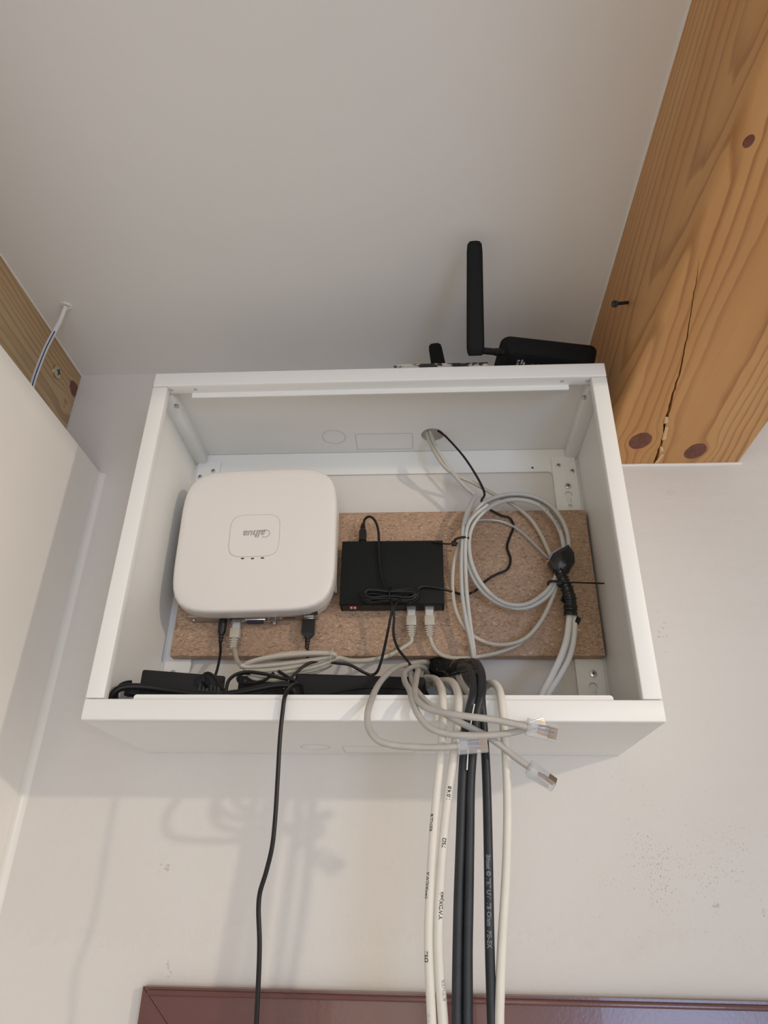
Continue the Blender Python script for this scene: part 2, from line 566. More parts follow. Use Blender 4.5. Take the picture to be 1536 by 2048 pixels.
def board_material():
    m = bpy.data.materials.new('particle_board')
    m.use_nodes = True
    g = N(m)
    b = m.node_tree.nodes['Principled BSDF']
    p = g.node('ShaderNodeTexCoord').outputs['Object']
    pd = g.vmath('ADD', p, g.scale(g.vmath('SUBTRACT', g.noise(p, 300, 2, out='Color'), (0.5, 0.5, 0.5)), 0.004))
    v = g.node('ShaderNodeTexVoronoi')
    v.inputs['Scale'].default_value = 620
    g.link(g.vmath('MULTIPLY', pd, (0.6, 1, 1.3)), v.inputs['Vector'])
    cs = g.node('ShaderNodeSeparateColor')
    g.link(v.outputs['Color'], cs.inputs[0])
    col = g.ramp(cs.outputs[0], [(0.0, (0.20, 0.120, 0.075)), (0.12, (0.40, 0.26, 0.165)), (0.5, (0.50, 0.335, 0.22)), (0.85, (0.57, 0.39, 0.265)), (0.965, (0.60, 0.42, 0.29)), (1.0, (0.85, 0.68, 0.50))])
    col = g.mix(g.math('MULTIPLY', g.noise(p, 700, 2), 0.35), col, (0.26, 0.16, 0.105))
    col = g.mix(g.ramp(g.noise(p, 18, 3), [(0.35, (0, 0, 0)), (0.7, (0.35, 0.35, 0.35))]), col, (0.33, 0.21, 0.14))
    g.link(col, b.inputs['Base Color'])
    b.inputs['Roughness'].default_value = 0.6
    g.link(g.bump(cs.outputs[1], 0.4, 0.0004), b.inputs['Normal'])
    MAT['particle_board'] = m
board_material()

def door_material():
    m = mat('door_frame_brown', (0.135, 0.046, 0.040), 0.22, bump=0.10, bump_scale=300, vary=0.25, vary_scale=6, coat=0.2)
door_material()

def mottled_material():
    m = bpy.data.materials.new('mottled_print')
    m.use_nodes = True
    g = N(m)
    b = m.node_tree.nodes['Principled BSDF']
    p = g.node('ShaderNodeTexCoord').outputs['Object']
    f = g.noise(g.vmath('MULTIPLY', p, (1.0, 1.0, 2.0)), 70, 3, 0.6)
    g.link(g.ramp(f, [(0.49, (0.015, 0.015, 0.015)), (0.54, (0.40, 0.38, 0.35)), (0.64, (0.55, 0.52, 0.48))]), b.inputs['Base Color'])
    b.inputs['Roughness'].default_value = 0.5
    MAT['mottled_print'] = m
mottled_material()

wood('pine_beam', (0.415, 0.450), (0.07, 0.0), 105, [(0.351, -0.060, 0.399, 0.015), (0.433, -0.032, 0.399, 0.0145), (0.3245, -0.492, 0.399, 0.0045)],
     (0.66, 0.37, 0.15), (0.32, 0.13, 0.035), warp=0.006, seed=0.3)
wood('pine_rail', (-0.525, 0.50), (0.0, -0.03), 120, [(-0.494, -0.009, 0.551, 0.012), (-0.494, -0.022, 0.512, -0.014)],
     (0.56, 0.40, 0.225), (0.27, 0.125, 0.045), warp=0.005, seed=1.7)

# ------------------------------------------------------------------ the room
ZC, ZF = 0.586, -2.0
hole = []
for k in range(22):
    a = 2 * math.pi * k / 22
    rr = 0.036 + 0.008 * noise.noise(Vector((math.cos(a) * 1.4, math.sin(a) * 1.4, 3.3)))
    hole.append((0.090 + rr * 1.15 * math.cos(a), 0.086 + rr * 0.80 * math.sin(a)))
b = MB().plate([(-0.60, ZF), (2.6, ZF), (2.6, 0.62), (-0.60, 0.62)], [hole], 0.0, 0.10)
b.box((-0.60, 0.10, ZF), (2.6, 0.12, 0.62))
wall_back = tag(b.build('wall_back', 'plaster_wall', smooth=False), 'cream plaster back wall with scratches and filler above the door', None, kind='structure')

b = MB().box((-0.60, -3.2, ZF), (-0.423, 0.0, 0.399))
tag(b.build('wall_left', 'side_wall_paint', smooth=False), 'smooth cream side wall ending in a ledge below the beam', None, kind='structure')
b = MB().box((-0.60, -3.2, ZC), (2.6, 0.0, ZC + 0.03))
tag(b.build('ceiling', 'ceiling_paint', smooth=False), 'plain grey-white painted ceiling', None, kind='structure')
b = MB().box((-0.60, -3.3, ZF - 0.05), (2.7, 0.12, ZF))
tag(b.build('floor', 'floor_tile', smooth=False), 'pale floor out of sight below', None, kind='structure')  # unseen floor, kept pale so it bounces light up to the ceiling
# caulk bead in the corner between the side wall and the back wall, and along the beam
prof = []
for k in range(7):
    a = math.radians(90 * k / 6)
    prof.append((-0.423 + 0.009 * (1 - math.sin(a)), -0.009 * (1 - math.cos(a))))
prof = [(-0.424, 0.0005)] + prof[::-1]
b = MB().prism([(x, y) for x, y in prof], ZF, 0.398, axis=2)
tag(b.build('trim_1', 'caulk'), 'glossy caulk bead down the wall corner', None, kind='structure')
b = MB().prism([(0.3092, ZC + 0.0005), (0.3068, ZC + 0.0005), (0.3072, ZC - 0.0012), (0.3092, ZC - 0.003)], -3.2, 0.0, axis=1)
tag(b.build('trim_2', 'caulk'), 'thin white caulk line between ceiling and large beam', None, kind='structure')
b = MB().prism([(-0.4942, ZC + 0.0005), (-0.4925, ZC + 0.0005), (-0.4930, ZC - 0.0008), (-0.4942, ZC - 0.002)], -3.2, 0.0, axis=1)
tag(b.build('trim_3', 'caulk'), 'thin white caulk line between ceiling and small beam', None, kind='structure')
b = MB()
ln = spline([(0.297, -0.0005, 0.3965), (0.36, -0.0005, 0.3975), (0.44, -0.0005, 0.3970), (0.507, -0.0005, 0.3975)], 0.01)
b.tube(ln, 0.0028, 8)
tag(b.build('trim_4', 'caulk'), 'white caulk line under the end of the large beam', None, kind='structure')

# door frame at the bottom
door = bpy.data.objects.new('door_1', None)
COL.objects.link(door)
door.location = (-0.238, 0.0, ZF)
tag(door, 'dark red-brown door frame below the cabinet', None, kind='structure')
w = 0.09
b = MB()
b.rings([[(-0.238, y, -0.232), (0.75, y, -0.232), (0.75 - w, y, -0.232 - w), (-0.238 + w, y, -0.232 - w)] for y in (0.0, -0.012)])
b.build('header', 'door_frame_brown', door, smooth=False)
b = MB()
b.rings([[(-0.238, y, -0.2328), (-0.238 + w, y, -0.2328 - w), (-0.238 + w, y, ZF), (-0.238, y, ZF)] for y in (0.0, -0.0118)])
b.build('jamb', 'door_frame_brown', door, smooth=False)
b = MB()
b.rings([[(0.75, y, -0.2328), (0.75 - w, y, -0.2328 - w), (0.75 - w, y, ZF), (0.75, y, ZF)] for y in (0.0, -0.0118)])
b.build('jamb', 'door_frame_brown', door, smooth=False)
b = MB().box((-0.232, -0.0155, -0.2395), (0.744, -0.0115, -0.2345), bevel=0.0012)
b.build('edge_bead', 'door_frame_brown', door)
b = MB().box((-0.238 + w, -0.006, ZF), (0.75 - w, 0.0, -0.232 - w))
b.build('door_leaf', 'door_frame_brown', door, smooth=False)

# large beam, with a real split running along its underside
XL, XR, ZB = 0.309, 0.505, 0.399
crack = [(0.3246, -0.3731, 0.0001), (0.3316, -0.3445, 0.0007), (0.3383, -0.3104, 0.0009), (0.3495, -0.2573, 0.0013), (0.3597, -0.2018, 0.0020), (0.3639, -0.1593, 0.0026), (0.3690, -0.1287, 0.0036), (0.3725, -0.0962, 0.0032), (0.3790, -0.0731, 0.0028), (0.3824, -0.0369, 0.0030), (0.3868, -0.0010, 0.0060)]
def crack_at(y):
    if y <= crack[0][1] or y >= crack[-1][1]:
        return (crack[0][0] if y <= crack[0][1] else crack[-1][0]), 0.0
    for (x0, y0, w0), (x1, y1, w1) in zip(crack, crack[1:]):
        if y0 <= y <= y1:
            t = (y - y0) / (y1 - y0)
            return x0 + (x1 - x0) * t + 0.0012 * noise.noise(Vector((0, y * 90, 1.1))), (w0 + (w1 - w0) * t) * (1 + 0.35 * noise.noise(Vector((4, y * 120, 0))))
ys = [-3.2, -2.0, -1.2, -0.8, -0.6, -0.5, -0.42] + [-0.378 + 0.0063 * k for k in range(60)] + [-0.0008]
rings = []
for y in ys:
    cx, cw = crack_at(y)
    cw = max(cw, 0.00004)
    r = 0.007
    ring = [(XL, y, ZC + 0.001), (XL, y, ZB + 0.06), (XL, y, ZB + r)]
    for k in range(1, 6):
        a = math.radians(90 * k / 5)
        ring.append((XL + r * (1 - math.cos(a)), y, ZB + r * (1 - math.sin(a))))
    ring += [(cx - cw / 2, y, ZB), (cx + cw * 0.2, y, ZB + min(0.02, cw * 9)), (cx + cw / 2, y, ZB)]
    for k in range(0, 5):
        a = math.radians(90 * k / 4)
        ring.append((XR - 0.006 + 0.006 * math.sin(a), y, ZB + 0.006 * (1 - math.cos(a))))
    ring += [(XR, y, ZC + 0.001)]
    rings.append([Vector(p) for p in ring])
b = MB().rings(rings)
beam = thing('ceiling_beam', 'large orange pine beam with a long split and knots, beside the cabinet', 'beam', (0, 0, 0))
bo = b.build('timber', 'pine_beam', beam, angle=30)
b = MB()
random.seed(5)
for (x, y, l, dx) in ((0.3765, -0.078, 0.030, 0.004), (0.3700, -0.108, 0.014, 0.002), (0.3905, -0.014, 0.026, -0.004), (0.3830, -0.040, 0.012, 0.003)):
    b.add([(x - 0.0018, y - l / 2, ZB - 0.0002), (x + 0.0018, y - l / 2, ZB - 0.0012), (x + 0.0035 + dx, y + l / 2, ZB - 0.0003), (x - 0.002 + dx, y + l / 2, ZB - 0.0014), (x + dx / 2, y, ZB - 0.0028)],
          [(0, 1, 4), (1, 2, 4), (2, 3, 4), (3, 0, 4), (0, 3, 2, 1)])
b.build('splinter', 'splinter', beam)

b = MB()
r = 0.004
ring = lambda y: [(-0.494, y, ZC + 0.001), (-0.494, y, 0.3992), (-0.60, y, 0.3992), (-0.60, y, ZC + 0.001)]
b.rings([[Vector(p) for p in ring(y)] for y in (-3.2, -1.0, -0.4, -0.2, -0.1, -0.0008)])
tag(b.build('wall_beam', 'pine_rail', smooth=False), 'narrow pale pine beam on the ledge at the left', 'beam')

# screws in the beams
def screw_head(name, c, n, r, material, parent=None, length=0.004, cross=True, up=(0, 0, 1)):
    """round screw head facing along n, with a cross recess"""
    M = frame(c, n, up)
    root = MB()
    root.lathe([(-length, r * 0.45), (-0.0002, r * 0.5), (0.0, r * 0.98), (r * 0.30, r * 0.92), (r * 0.42, r * 0.60)], M, 18)
    o = root.build(name, material, parent, loc=None if parent else c)
    if cross:
        k = MB()
        k.box((r * 0.30, -r * 0.52, -r * 0.13), (r * 0.44, r * 0.52, r * 0.13), M)
        k.box((r * 0.301, -r * 0.13, -r * 0.52), (r * 0.441, r * 0.13, r * 0.52), M)
        k.build('cross_slot', 'hole_dark', o if parent is None else parent, smooth=False)
    return o

o = screw_head('washer_screw', (-0.494, -0.0655, 0.5385), (1, 0, 0), 0.0108, 'brass_zinc', up=(0, 1, 0))
tag(o, 'yellowish wide-headed screw driven into the narrow beam', 'screw')
sc = thing('wood_screw', 'black screw sticking out of the side of the large beam', 'screw', (0.309, -0.2207, 0.4938))
M = frame((0.309, -0.2207, 0.4938), Vector((0.2870, -0.2358, 0.4771)) - Vector((0.309, -0.2207, 0.4938)))
L = (Vector((0.2870, -0.2358, 0.4771)) - Vector((0.309, -0.2207, 0.4938))).length
th = [(-0.004, 0.0017)]
for k in range(9):
    a = L * 0.75 * k / 9
    th += [(a, 0.0016), (a + L * 0.035, 0.0022), (a + L * 0.07, 0.0016)]
MB().lathe(th + [(L * 0.8, 0.0017)], M, 12).build('shank', 'screw_dark', sc)
MB().lathe([(L * 0.78, 0.0017), (L * 0.93, 0.0042), (L, 0.0044), (L + 0.0004, 0.0030), (L - 0.0008, 0.001)], M, 16).build('head', 'screw_dark', sc)

# white wire with a blue stripe leaving the ceiling
pw = spline([(-0.4502, -0.1508, 0.5870), (-0.4570, -0.1435, 0.5675), (-0.4600, -0.1445, 0.5430), (-0.4615, -0.1483, 0.5131), (-0.4600, -0.1537, 0.4764), (-0.4580, -0.1575, 0.4442), (-0.4520, -0.1624, 0.4105)])
root = thing('ceiling_wire', 'white wire with dark blue stripe hanging from the ceiling behind the ledge', 'wire', pw[-1])
MB().tube(pw, 0.0033, 12).build('jacket', 'cable_white', root)
i0, i1 = int(len(pw) * 0.28), len(pw) - 1
st = [p + Vector((0.0022, -0.0026, -0.0004)) for p in pw[i0:i1]]
MB().tube(st, 0.00085, 8).build('stripe', 'stripe_blue', root)
b = MB()
for k in range(9):
    a = k * 0.7
    c = Vector((-0.4495, -0.1518, 0.5860)) + Vector((math.cos(a) * 0.006, math.sin(a) * 0.005, 0))
    b.lathe([(-0.001, 0.0036), (0.0006, 0.0030), (0.0016 + 0.0006 * math.sin(k), 0.0012)], frame(c, (0, 0, -1), (0, 1, 0)), 10)
b.build('plaster_collar', 'caulk', root)

# ------------------------------------------------------------------ the cabinet
CW, CH, CD = 0.28, 0.43, 0.186
cab = thing('wall_cabinet', 'white steel wall cabinet without its door, open front full of network gear', 'cabinet', (0, -0.09, 0))
sheet = 0.0015
hx, hy = 0.0709, -0.0440
kn_c = circle(-0.0692, -0.0436, 0.0165, 32)
b = MB().plate([(-CW, -CD + 0.002), (CW, -CD + 0.002), (CW, -0.0005), (-CW, -0.0005)], [circle(hx, hy, 0.0162, 28)], CH - 0.004, CH - 0.0025, axis=2)
b.build('top_panel', 'white_steel', cab, smooth=False)
b = MB().box((-CW, -CD + 0.002, 0.0005), (CW, -0.0005, 0.002))
b.build('bottom_panel', 'white_steel', cab, smooth=False)

def outline_ring(name, loop, z, t=0.0005, r=0.00045, parent=cab, m='steel_mark'):
    pts = [Vector((x, y, z)) for x, y in loop]
    n = len(pts)
    rings = []
    for i in range(n):
        T = (pts[(i + 1) % n] - pts[i - 1]).normalized()
        S = T.cross(Vector((0, 0, 1)))
        rings.append([pts[i] + S * r + Vector((0, 0, t)), pts[i] - S * r + Vector((0, 0, t)), pts[i] - S * r - Vector((0, 0, t)), pts[i] + S * r - Vector((0, 0, t))])
    MB().rings(rings, close=True).build(name, m, parent, smooth=False)
outline_ring('knockout', kn_c, CH - 0.004, t=0.0002)
outline_ring('knockout', rrect(0.002, -0.030, 0.081, 0.039, 0.002, 2), CH - 0.004, t=0.0002)
outline_ring('knockout', circle(-0.0692, -0.0436, 0.0165, 32), 0.0005, t=0.0002)
outline_ring('knockout', rrect(0.002, -0.030, 0.081, 0.039, 0.002, 2), 0.0005, t=0.0002)

# folded front edges: top and bottom bars, with their inner lips
MB().box((-CW, -CD, 0.4095), (CW, -0.169, CH), bevel=0.0016, seg=3).build('top_bar', 'white_steel', cab)
b = MB()
b.prism(rrect((-0.234 + 0.237) / 2, 0.4075, 0.471, 0.0105, 0.0015, 3), -0.1705, -0.1690)
b.build('top_lip', 'white_steel', cab)
MB().box((-CW, -CD, 0.0), (CW, -0.172, 0.0205), bevel=0.0016, seg=3).build('bottom_bar', 'white_steel', cab)
b = MB()
b.prism(rrect((-0.2324 + 0.2351) / 2, 0.0165, 0.4675, 0.018, 0.003, 4), -0.1820, -0.1805)
b.build('bottom_lip', 'white_steel', cab)
for s in (-1, 1):
    xs = sorted((s * CW, s * (CW - sheet)))
    MB().box((xs[0], -CD + 0.004, 0.002), (xs[1], -0.0005, CH - 0.004)).build('side_panel', 'white_steel', cab, smooth=False)
    xs = sorted((s * CW, s * (CW - 0.0185)))
    MB().box((xs[0], -CD + 0.0006, 0.0212), (xs[1], -CD + 0.0130, 0.4088), bevel=0.0014, seg=3).build('side_stile', 'white_steel', cab)
    xs = sorted((s * (CW - sheet), s * (CW - 0.018)))
    MB().box((xs[0], -0.166, 0.4085), (xs[1], -0.0045, CH - 0.004), bevel=0.0006).build('top_rail', 'white_steel', cab)
    MB().box((xs[0], -0.166, 0.002), (xs[1], -0.0045, 0.012), bevel=0.0006).build('bottom_rail', 'white_steel', cab)
    for x, y in ((0.2585, -0.1775), (0.228, -0.1775)):
        MB().lathe([(0, 0.0026), (0.0003, 0.0024)], frame((s * x, y, 0.40945), (0, 0, -1), (0, 1, 0)), 16).build('rivet_hole', 'steel_mark', cab)
    c = Vector((s * 0.2585, -0.158, 0.399))
    MB().lathe([(0, 0.0032), (0.004, 0.0032), (0.0045, 0.0022)], frame(c, (-s, -0.2, -0.3)), 6).build('hinge_nut', 'zinc', cab)

# rear frame around the opening, and the two hanging brackets with keyholes
b = MB().plate([(-0.2785, 0.001), (0.2785, 0.001), (0.2785, 0.4255), (-0.2785, 0.4255)], [rrect(0.0, 0.2125, 0.482, 0.351, 0.006, 5)], -0.0032, -0.0012)
b.build('rear_frame', 'white_steel', cab, smooth=False)
for s in (-1, 1):
    def keyhole(zc, flip=1):
        pts = []
        for k in range(13):
            a = math.radians(-60 + 300 * k / 12)
            pts.append((s * 0.2590 + 0.0056 * math.cos(a), zc + 0.0056 * math.sin(a)))
        for k in range(7):
            a = math.radians(180 + 180 * k / 6)
            pts.append((s * 0.2590 + 0.0032 * math.cos(a), zc - 0.0115 + 0.0032 * math.sin(a)))
        return pts
    holes = [keyhole(0.3475), circle(s * 0.2593, 0.3293, 0.0030, 14), keyhole(0.0790)]
    b = MB().plate(rrect(s * 0.2575, 0.2065, 0.0335, 0.409, 0.0008, 2), holes, -0.0065, -0.0042)
    br = b.build('hanging_bracket', 'white_steel', cab, smooth=False)
    screw_head('bracket_screw', (s * 0.2497, -0.0066, 0.3954), (0, -1, 0), 0.0034, 'zinc', cab)
    screw_head('bracket_screw', (s * 0.2683, -0.0066, 0.3858), (0, -1, 0), 0.0034, 'zinc', cab)
    screw_head('wall_screw', (s * 0.2594, -0.0072, 0.3610), (0, -1, 0), 0.0044, 'zinc', cab)
    screw_head('wall_screw', (s * 0.2611, -0.0072, 0.0950), (0, -1, 0), 0.0046, 'zinc', cab)
MB().lathe([(0, 0.0016), (0.0004, 0.0015)], frame((0.2135, -0.0033, 0.3945), (0, -1, 0), (0, 0, 1)), 12).build('small_hole', 'hole_dark', cab)

# particle board screwed across the back
b = MB().box((-0.2635, -0.022, 0.1130), (0.2750, -0.0068, 0.3150), bevel=0.0012, seg=2)
tag(b.build('particle_board', 'particle_board', None, loc=(0.0, -0.012, 0.113)), 'brown particle board panel fixed across the back of the cabinet', 'board')

# ------------------------------------------------------------------ video recorder
A = math.radians(1.4)
RC = Vector((-0.1582, -0.0222, 0.2562))
RU, RV, RW = Vector((math.cos(A), 0, math.sin(A))), Vector((-math.sin(A), 0, math.cos(A))), Vector((0, -1, 0))
def rl(u, v, w=0.0):
    return RC + RU * u + RV * v + RW * w
def rmat(u, v, w):
    p = rl(u, v, w)
    return Matrix(((RU.x, RV.x, RW.x, p.x), (RU.y, RV.y, RW.y, p.y), (RU.z, RV.z, RW.z, p.z), (0, 0, 0, 1)))
def super_loop(a, b, n=5.0, k=72):
    out = []
    for i in range(k):
        t = 2 * math.pi * i / k
        c, s = math.cos(t), math.sin(t)
        rr = (abs(c) ** n + abs(s) ** n) ** (-1 / n)
        # swelling sides: the square is a little fuller at the middle of each side
        out.append((a * rr * c, b * rr * s))
    return out
HA, HB = 0.1030, 0.1020
rec = thing('video_recorder', 'white rounded square video recorder mounted upside down on the board', 'recorder', rl(0, -0.1, 0))
loop = super_loop(HA, HB, 5.2)
rings = []
for s, w_ in ((0.955, 0.0225), (0.985, 0.0228), (0.998, 0.0245), (1.0, 0.028), (1.0, 0.040), (0.996, 0.0440), (0.985, 0.0463), (0.965, 0.0474), (0.90, 0.0480), (0.6, 0.0484), (0.3, 0.0485)):
    rings.append([rl(u * s, v * s, w_) for u, v in loop])
MB().rings(rings).build('lid', 'recorder_white', rec, angle=50)
rings = []
for s, w_ in ((0.945, 0.0), (0.955, 0.002), (0.972, 0.010), (0.972, 0.0224)):
    rings.append([rl(u * s, max(v * s, -0.0955), w_) for u, v in loop])
MB().rings(rings).build('body', 'recorder_white', rec, angle=50)
# ribbed vents on the right flank
b = MB()
for k in range(26):
    v = 0.066 - k * 0.005
    M = rmat(HA * 0.962, v, 0.0125) @ Matrix.Rotation(math.radians(-35), 4, 'X')
    b.box((-0.001, -0.0010, -0.008), (0.0022, 0.0010, 0.008), M)
b.build('side_vent', 'recorder_white', rec, smooth=False)
# rear plate with its sockets, facing down
pl = MB()
pl.box((-0.0840, -0.0985, 0.0012), (0.0780, -0.0950, 0.0225), rmat(0, 0, 0), bevel=0.0006)
plate = pl.build('rear_plate', 'plate_steel', rec)
MB().box((0.0600, -0.0992, 0.0200), (0.0795, -0.0955, 0.0232), rmat(0, 0, 0), bevel=0.0005).build('plate_corner', 'black_plastic', rec)
VB = -0.0985
def on_plate(u, w_):
    return rmat(u, VB, w_)
k = MB()
for u in (-0.0795, 0.0310):
    MB().lathe([(0, 0.0022), (0.0012, 0.0020), (0.0016, 0.0008)], frame(rl(u, VB, 0.012), -RV), 14).build('plate_screw', 'zinc', rec)
k = MB()
k.box((-0.0130, -0.0035, -0.0060), (0.0140, 0.0005, 0.0045), on_plate(-0.0010, 0.012), bevel=0.0012)
k.build('video_socket', 'port_silver', rec)
MB().box((-0.0105, -0.0060, -0.0042), (0.0105, -0.0034, 0.0030), on_plate(-0.0010, 0.012), bevel=0.001).build('video_socket_core', 'port_blue', rec)
for du in (-0.0170, 0.0165):
    MB().lathe([(0, 0.0028), (0.0045, 0.0028), (0.0048, 0.0018)], frame(rl(du, VB, 0.012), -RV), 6).build('socket_nut', 'zinc', rec)
MB().box((-0.0080, -0.0008, -0.0030), (0.0080, 0.0002, 0.0035), on_plate(-0.0245, 0.013)).build('network_socket', 'hole_dark', rec, smooth=False)
MB().lathe([(0, 0.0042), (0.004, 0.0042), (0.0042, 0.0036), (0.009, 0.0036), (0.009, 0.0022), (0.006, 0.002)], frame(rl(0.0235, VB, 0.012), -RV), 20).build('audio_socket', 'port_silver', rec)
MB().lathe([(0, 0.0030), (0.0075, 0.0030), (0.0078, 0.0012)], frame(rl(0.0235, VB - 0.0008, 0.012), -RV), 14).build('audio_socket_core', 'port_yellow', rec)
MB().box((-0.0075, -0.0006, -0.0011), (0.0075, 0.0002, 0.0011), on_plate(0.0420, 0.011)).build('vent_slot', 'hole_dark', rec, smooth=False)
# name badge
bl = super_loop(0.0322, 0.0300, 4.6, 60)
BC = (0.0062, -0.0002)
BCw = Vector((-0.1602, -0.0706, 0.2567))
bu, bv = (BCw - rl(0, 0, 0)).dot(RU), (BCw - rl(0, 0, 0)).dot(RV)
rings = []
for i in range(60):
    u, v = bl[i]
    rings.append([rl(bu + u * s, bv + v * s, w_) for s, w_ in ((1.012, 0.0484), (1.012, 0.0487), (0.990, 0.0487), (0.990, 0.0484))])
MB().rings(rings, close=True).build('badge_groove', 'recorder_groove', rec, smooth=False)
badge = MB().rings([[rl(bu + u * s, bv + v * s, w_) for u, v in bl] for s, w_ in ((0.992, 0.0484), (0.992, 0.0488), (0.985, 0.0490))]).build('badge', 'recorder_white', rec)
def upside(p, w_):
    """lettering frame turned upside down on the recorder's face"""
    return Matrix(((-RU.x, -RV.x, RW.x, p.x), (-RU.y, -RV.y, RW.y, p.y), (-RU.z, -RV.z, RW.z, p.z), (0, 0, 0, 1)))
text_on('alhua', 0.0138, upside(Vector((-0.1603, -0.0713, 0.2592)), 0), 'print_grey', badge, name='logo_lettering', shear=0.25, bold=0.0004)
lc = Vector((-0.1473, -0.0713, 0.2590))
b = MB()
arc = [lc - RU * (0.0062 * math.cos(t) - 0.0006) - RV * (0.0052 * math.sin(t)) for t in [math.radians(60 + 265 * i / 30) for i in range(31)]]
b.tube(arc, 0.00045, 6)
b.build('logo_ring', 'print_grey', badge)
text_on('TECHNOLOGY', 0.0026, upside(Vector((-0.1529, -0.0713, 0.2634)), 0), 'print_faint', badge, name='small_lettering')
for i, (px, n) in enumerate(((0, 3), (1, 2), (2, 1))):
    p = (Vector((-0.1720, -0.0710, 0.2242)), Vector((-0.1592, -0.0710, 0.2240)), Vector((-0.1466, -0.0710, 0.2246)))[i]
    M = Matrix(((RU.x, RV.x, RW.x, p.x), (RU.y, RV.y, RW.y, p.y), (RU.z, RV.z, RW.z, p.z), (0, 0, 0, 1)))
    MB().box((-0.0019, -0.0008, -0.0003), (0.0019, 0.0008, 0.0003), M).build('indicator_slot', 'hole_dark', rec, smooth=False)
    q = p + RV * 0.0052
    b = MB()
    if i == 0:
        for r_ in (0.0026, 0.0014):
            b.tube([q + RU * r_ * math.cos(t) + RV * r_ * 0.8 * math.sin(t) for t in [math.radians(200 + 290 * j / 14) for j in range(15)]], 0.0002, 5)
    elif i == 1:
        b.tube([q + RU * 0.0021 * math.cos(t) + RV * 0.0021 * math.sin(t) for t in [math.radians(-55 + 290 * j / 16) for j in range(17)]], 0.0002, 5)
    else:
        b.tube([q + RU * x + RV * y for x, y in ((-0.0015, -0.002), (0.0015, -0.002), (0.0015, 0.002), (-0.0015, 0.002), (-0.0015, -0.002))], 0.0002, 5)
    b.build('indicator_icon', 'print_faint', badge)

# ------------------------------------------------------------------ network switch
sw = thing('network_switch', 'flat black metal network switch fixed to the particle board', 'switch', (0.016, -0.0222, 0.172))
b = MB().box((-0.0497, -0.0470, 0.1715), (0.0812, -0.0222, 0.2588), bevel=0.0008)
b.build('case', 'switch_black', sw)
MB().box((-0.0470, -0.0440, 0.1709), (0.0785, -0.0250, 0.1716), bevel=0.0002).build('port_panel', 'black_plastic', sw)
MB().box((-0.0375, -0.0420, 0.1701), (-0.0280, -0.0320, 0.1712)).build('dip_switch', 'dip_red', sw, smooth=False)
for x in (-0.0350, -0.0305):
    MB().box((x - 0.0012, -0.0400, 0.1690), (x + 0.0012, -0.0365, 0.1703)).build('dip_toggle', 'dip_white', sw, smooth=False)
for x in (-0.0140, -0.0005, 0.0130, 0.0265, 0.0400, 0.0625):
    MB().box((x - 0.0058, -0.0425, 0.1705), (x + 0.0058, -0.0320, 0.17115)).build('port', 'hole_dark', sw, smooth=False)
# ------------------------------------------------------------------ plugs
def rj45_clear(tip, d, up, parent, s=1.0, open_wires=True):
    """clear modular plug; tip = front end, d = direction it points to"""
    M = frame(tip, d, up) @ Matrix.Scale(s, 4)
    b = MB()
    b.box((-0.0215, -0.0058, -0.0033), (0.0, 0.0058, 0.0033), M, bevel=0.0005, seg=1)
    pl = b.build('plug', 'clear_plastic', parent, smooth=False)
    MB().add([(-0.0205, -0.0030, 0.0044), (-0.0205, 0.0030, 0.0044), (-0.0030, 0.0030, 0.0034), (-0.0030, -0.0030, 0.0034), (-0.0190, -0.0030, 0.0064), (-0.0190, 0.0030, 0.0064), (-0.0040, 0.0030, 0.0042), (-0.0040, -0.0030, 0.0042)],
             [(0, 1, 2, 3), (4, 7, 6, 5), (0, 4, 5, 1), (2, 6, 7, 3), (0, 3, 7, 4), (1, 5, 6, 2)], M).build('latch', 'clear_plastic', pl, smooth=False)
    k = MB()
    for i in range(8):
        y = -0.0036 + i * 0.00102
        k.box((-0.0062, y - 0.00028, -0.0036), (-0.0004, y + 0.00028, -0.0018), M)
    k.build('contacts', 'contact', pl, smooth=False)
    if open_wires:
        for j, (mn, ys_) in enumerate((('wire_orange', (0.0030, 0.0020)), ('wire_blue', (0.0000, -0.0010)), ('wire_brown', (-0.0036, -0.0028)))):
            k = MB()
            for y in ys_:
                k.tube([M @ Vector((-0.0135, y * 0.8, 0.0)), M @ Vector((-0.009, y, -0.0004)), M @ Vector((-0.0015, y, -0.0004))], 0.00048, 6)
            k.build('wire', mn, pl)
    return pl

def rj45_boot(tip, d, up, parent, material='cable_beige'):
    """moulded plug with ribbed boot; returns the point where the cable leaves"""
    M = frame(tip, d, up)
    MB().box((-0.0150, -0.0056, -0.0034), (0.0020, 0.0056, 0.0034), M, bevel=0.0005, seg=1).build('plug', 'clear_plastic', parent, smooth=False)
    MB().box((-0.0140, -0.0045, -0.0022), (-0.004, 0.0045, 0.0010), M, bevel=0.0004, seg=1).build('plug_core', 'cable_white', parent, smooth=False)
    b = MB().box((-0.0255, -0.0063, -0.0045), (-0.0125, 0.0063, 0.0048), M, bevel=0.0012)
    for i in range(4):
        a = -0.0285 - i * 0.0029
        hw = 0.0060 - 0.0005 * i
        b.box((a, -hw, -0.0040), (a + 0.0016, hw, 0.0042), M, bevel=0.0004, seg=1)
    b.box((-0.0395, -0.0036, -0.0032), (-0.0250, 0.0036, 0.0032), M, bevel=0.0008, seg=1)
    b.build('boot', material, parent)
    return M @ Vector((-0.0385, 0, 0))

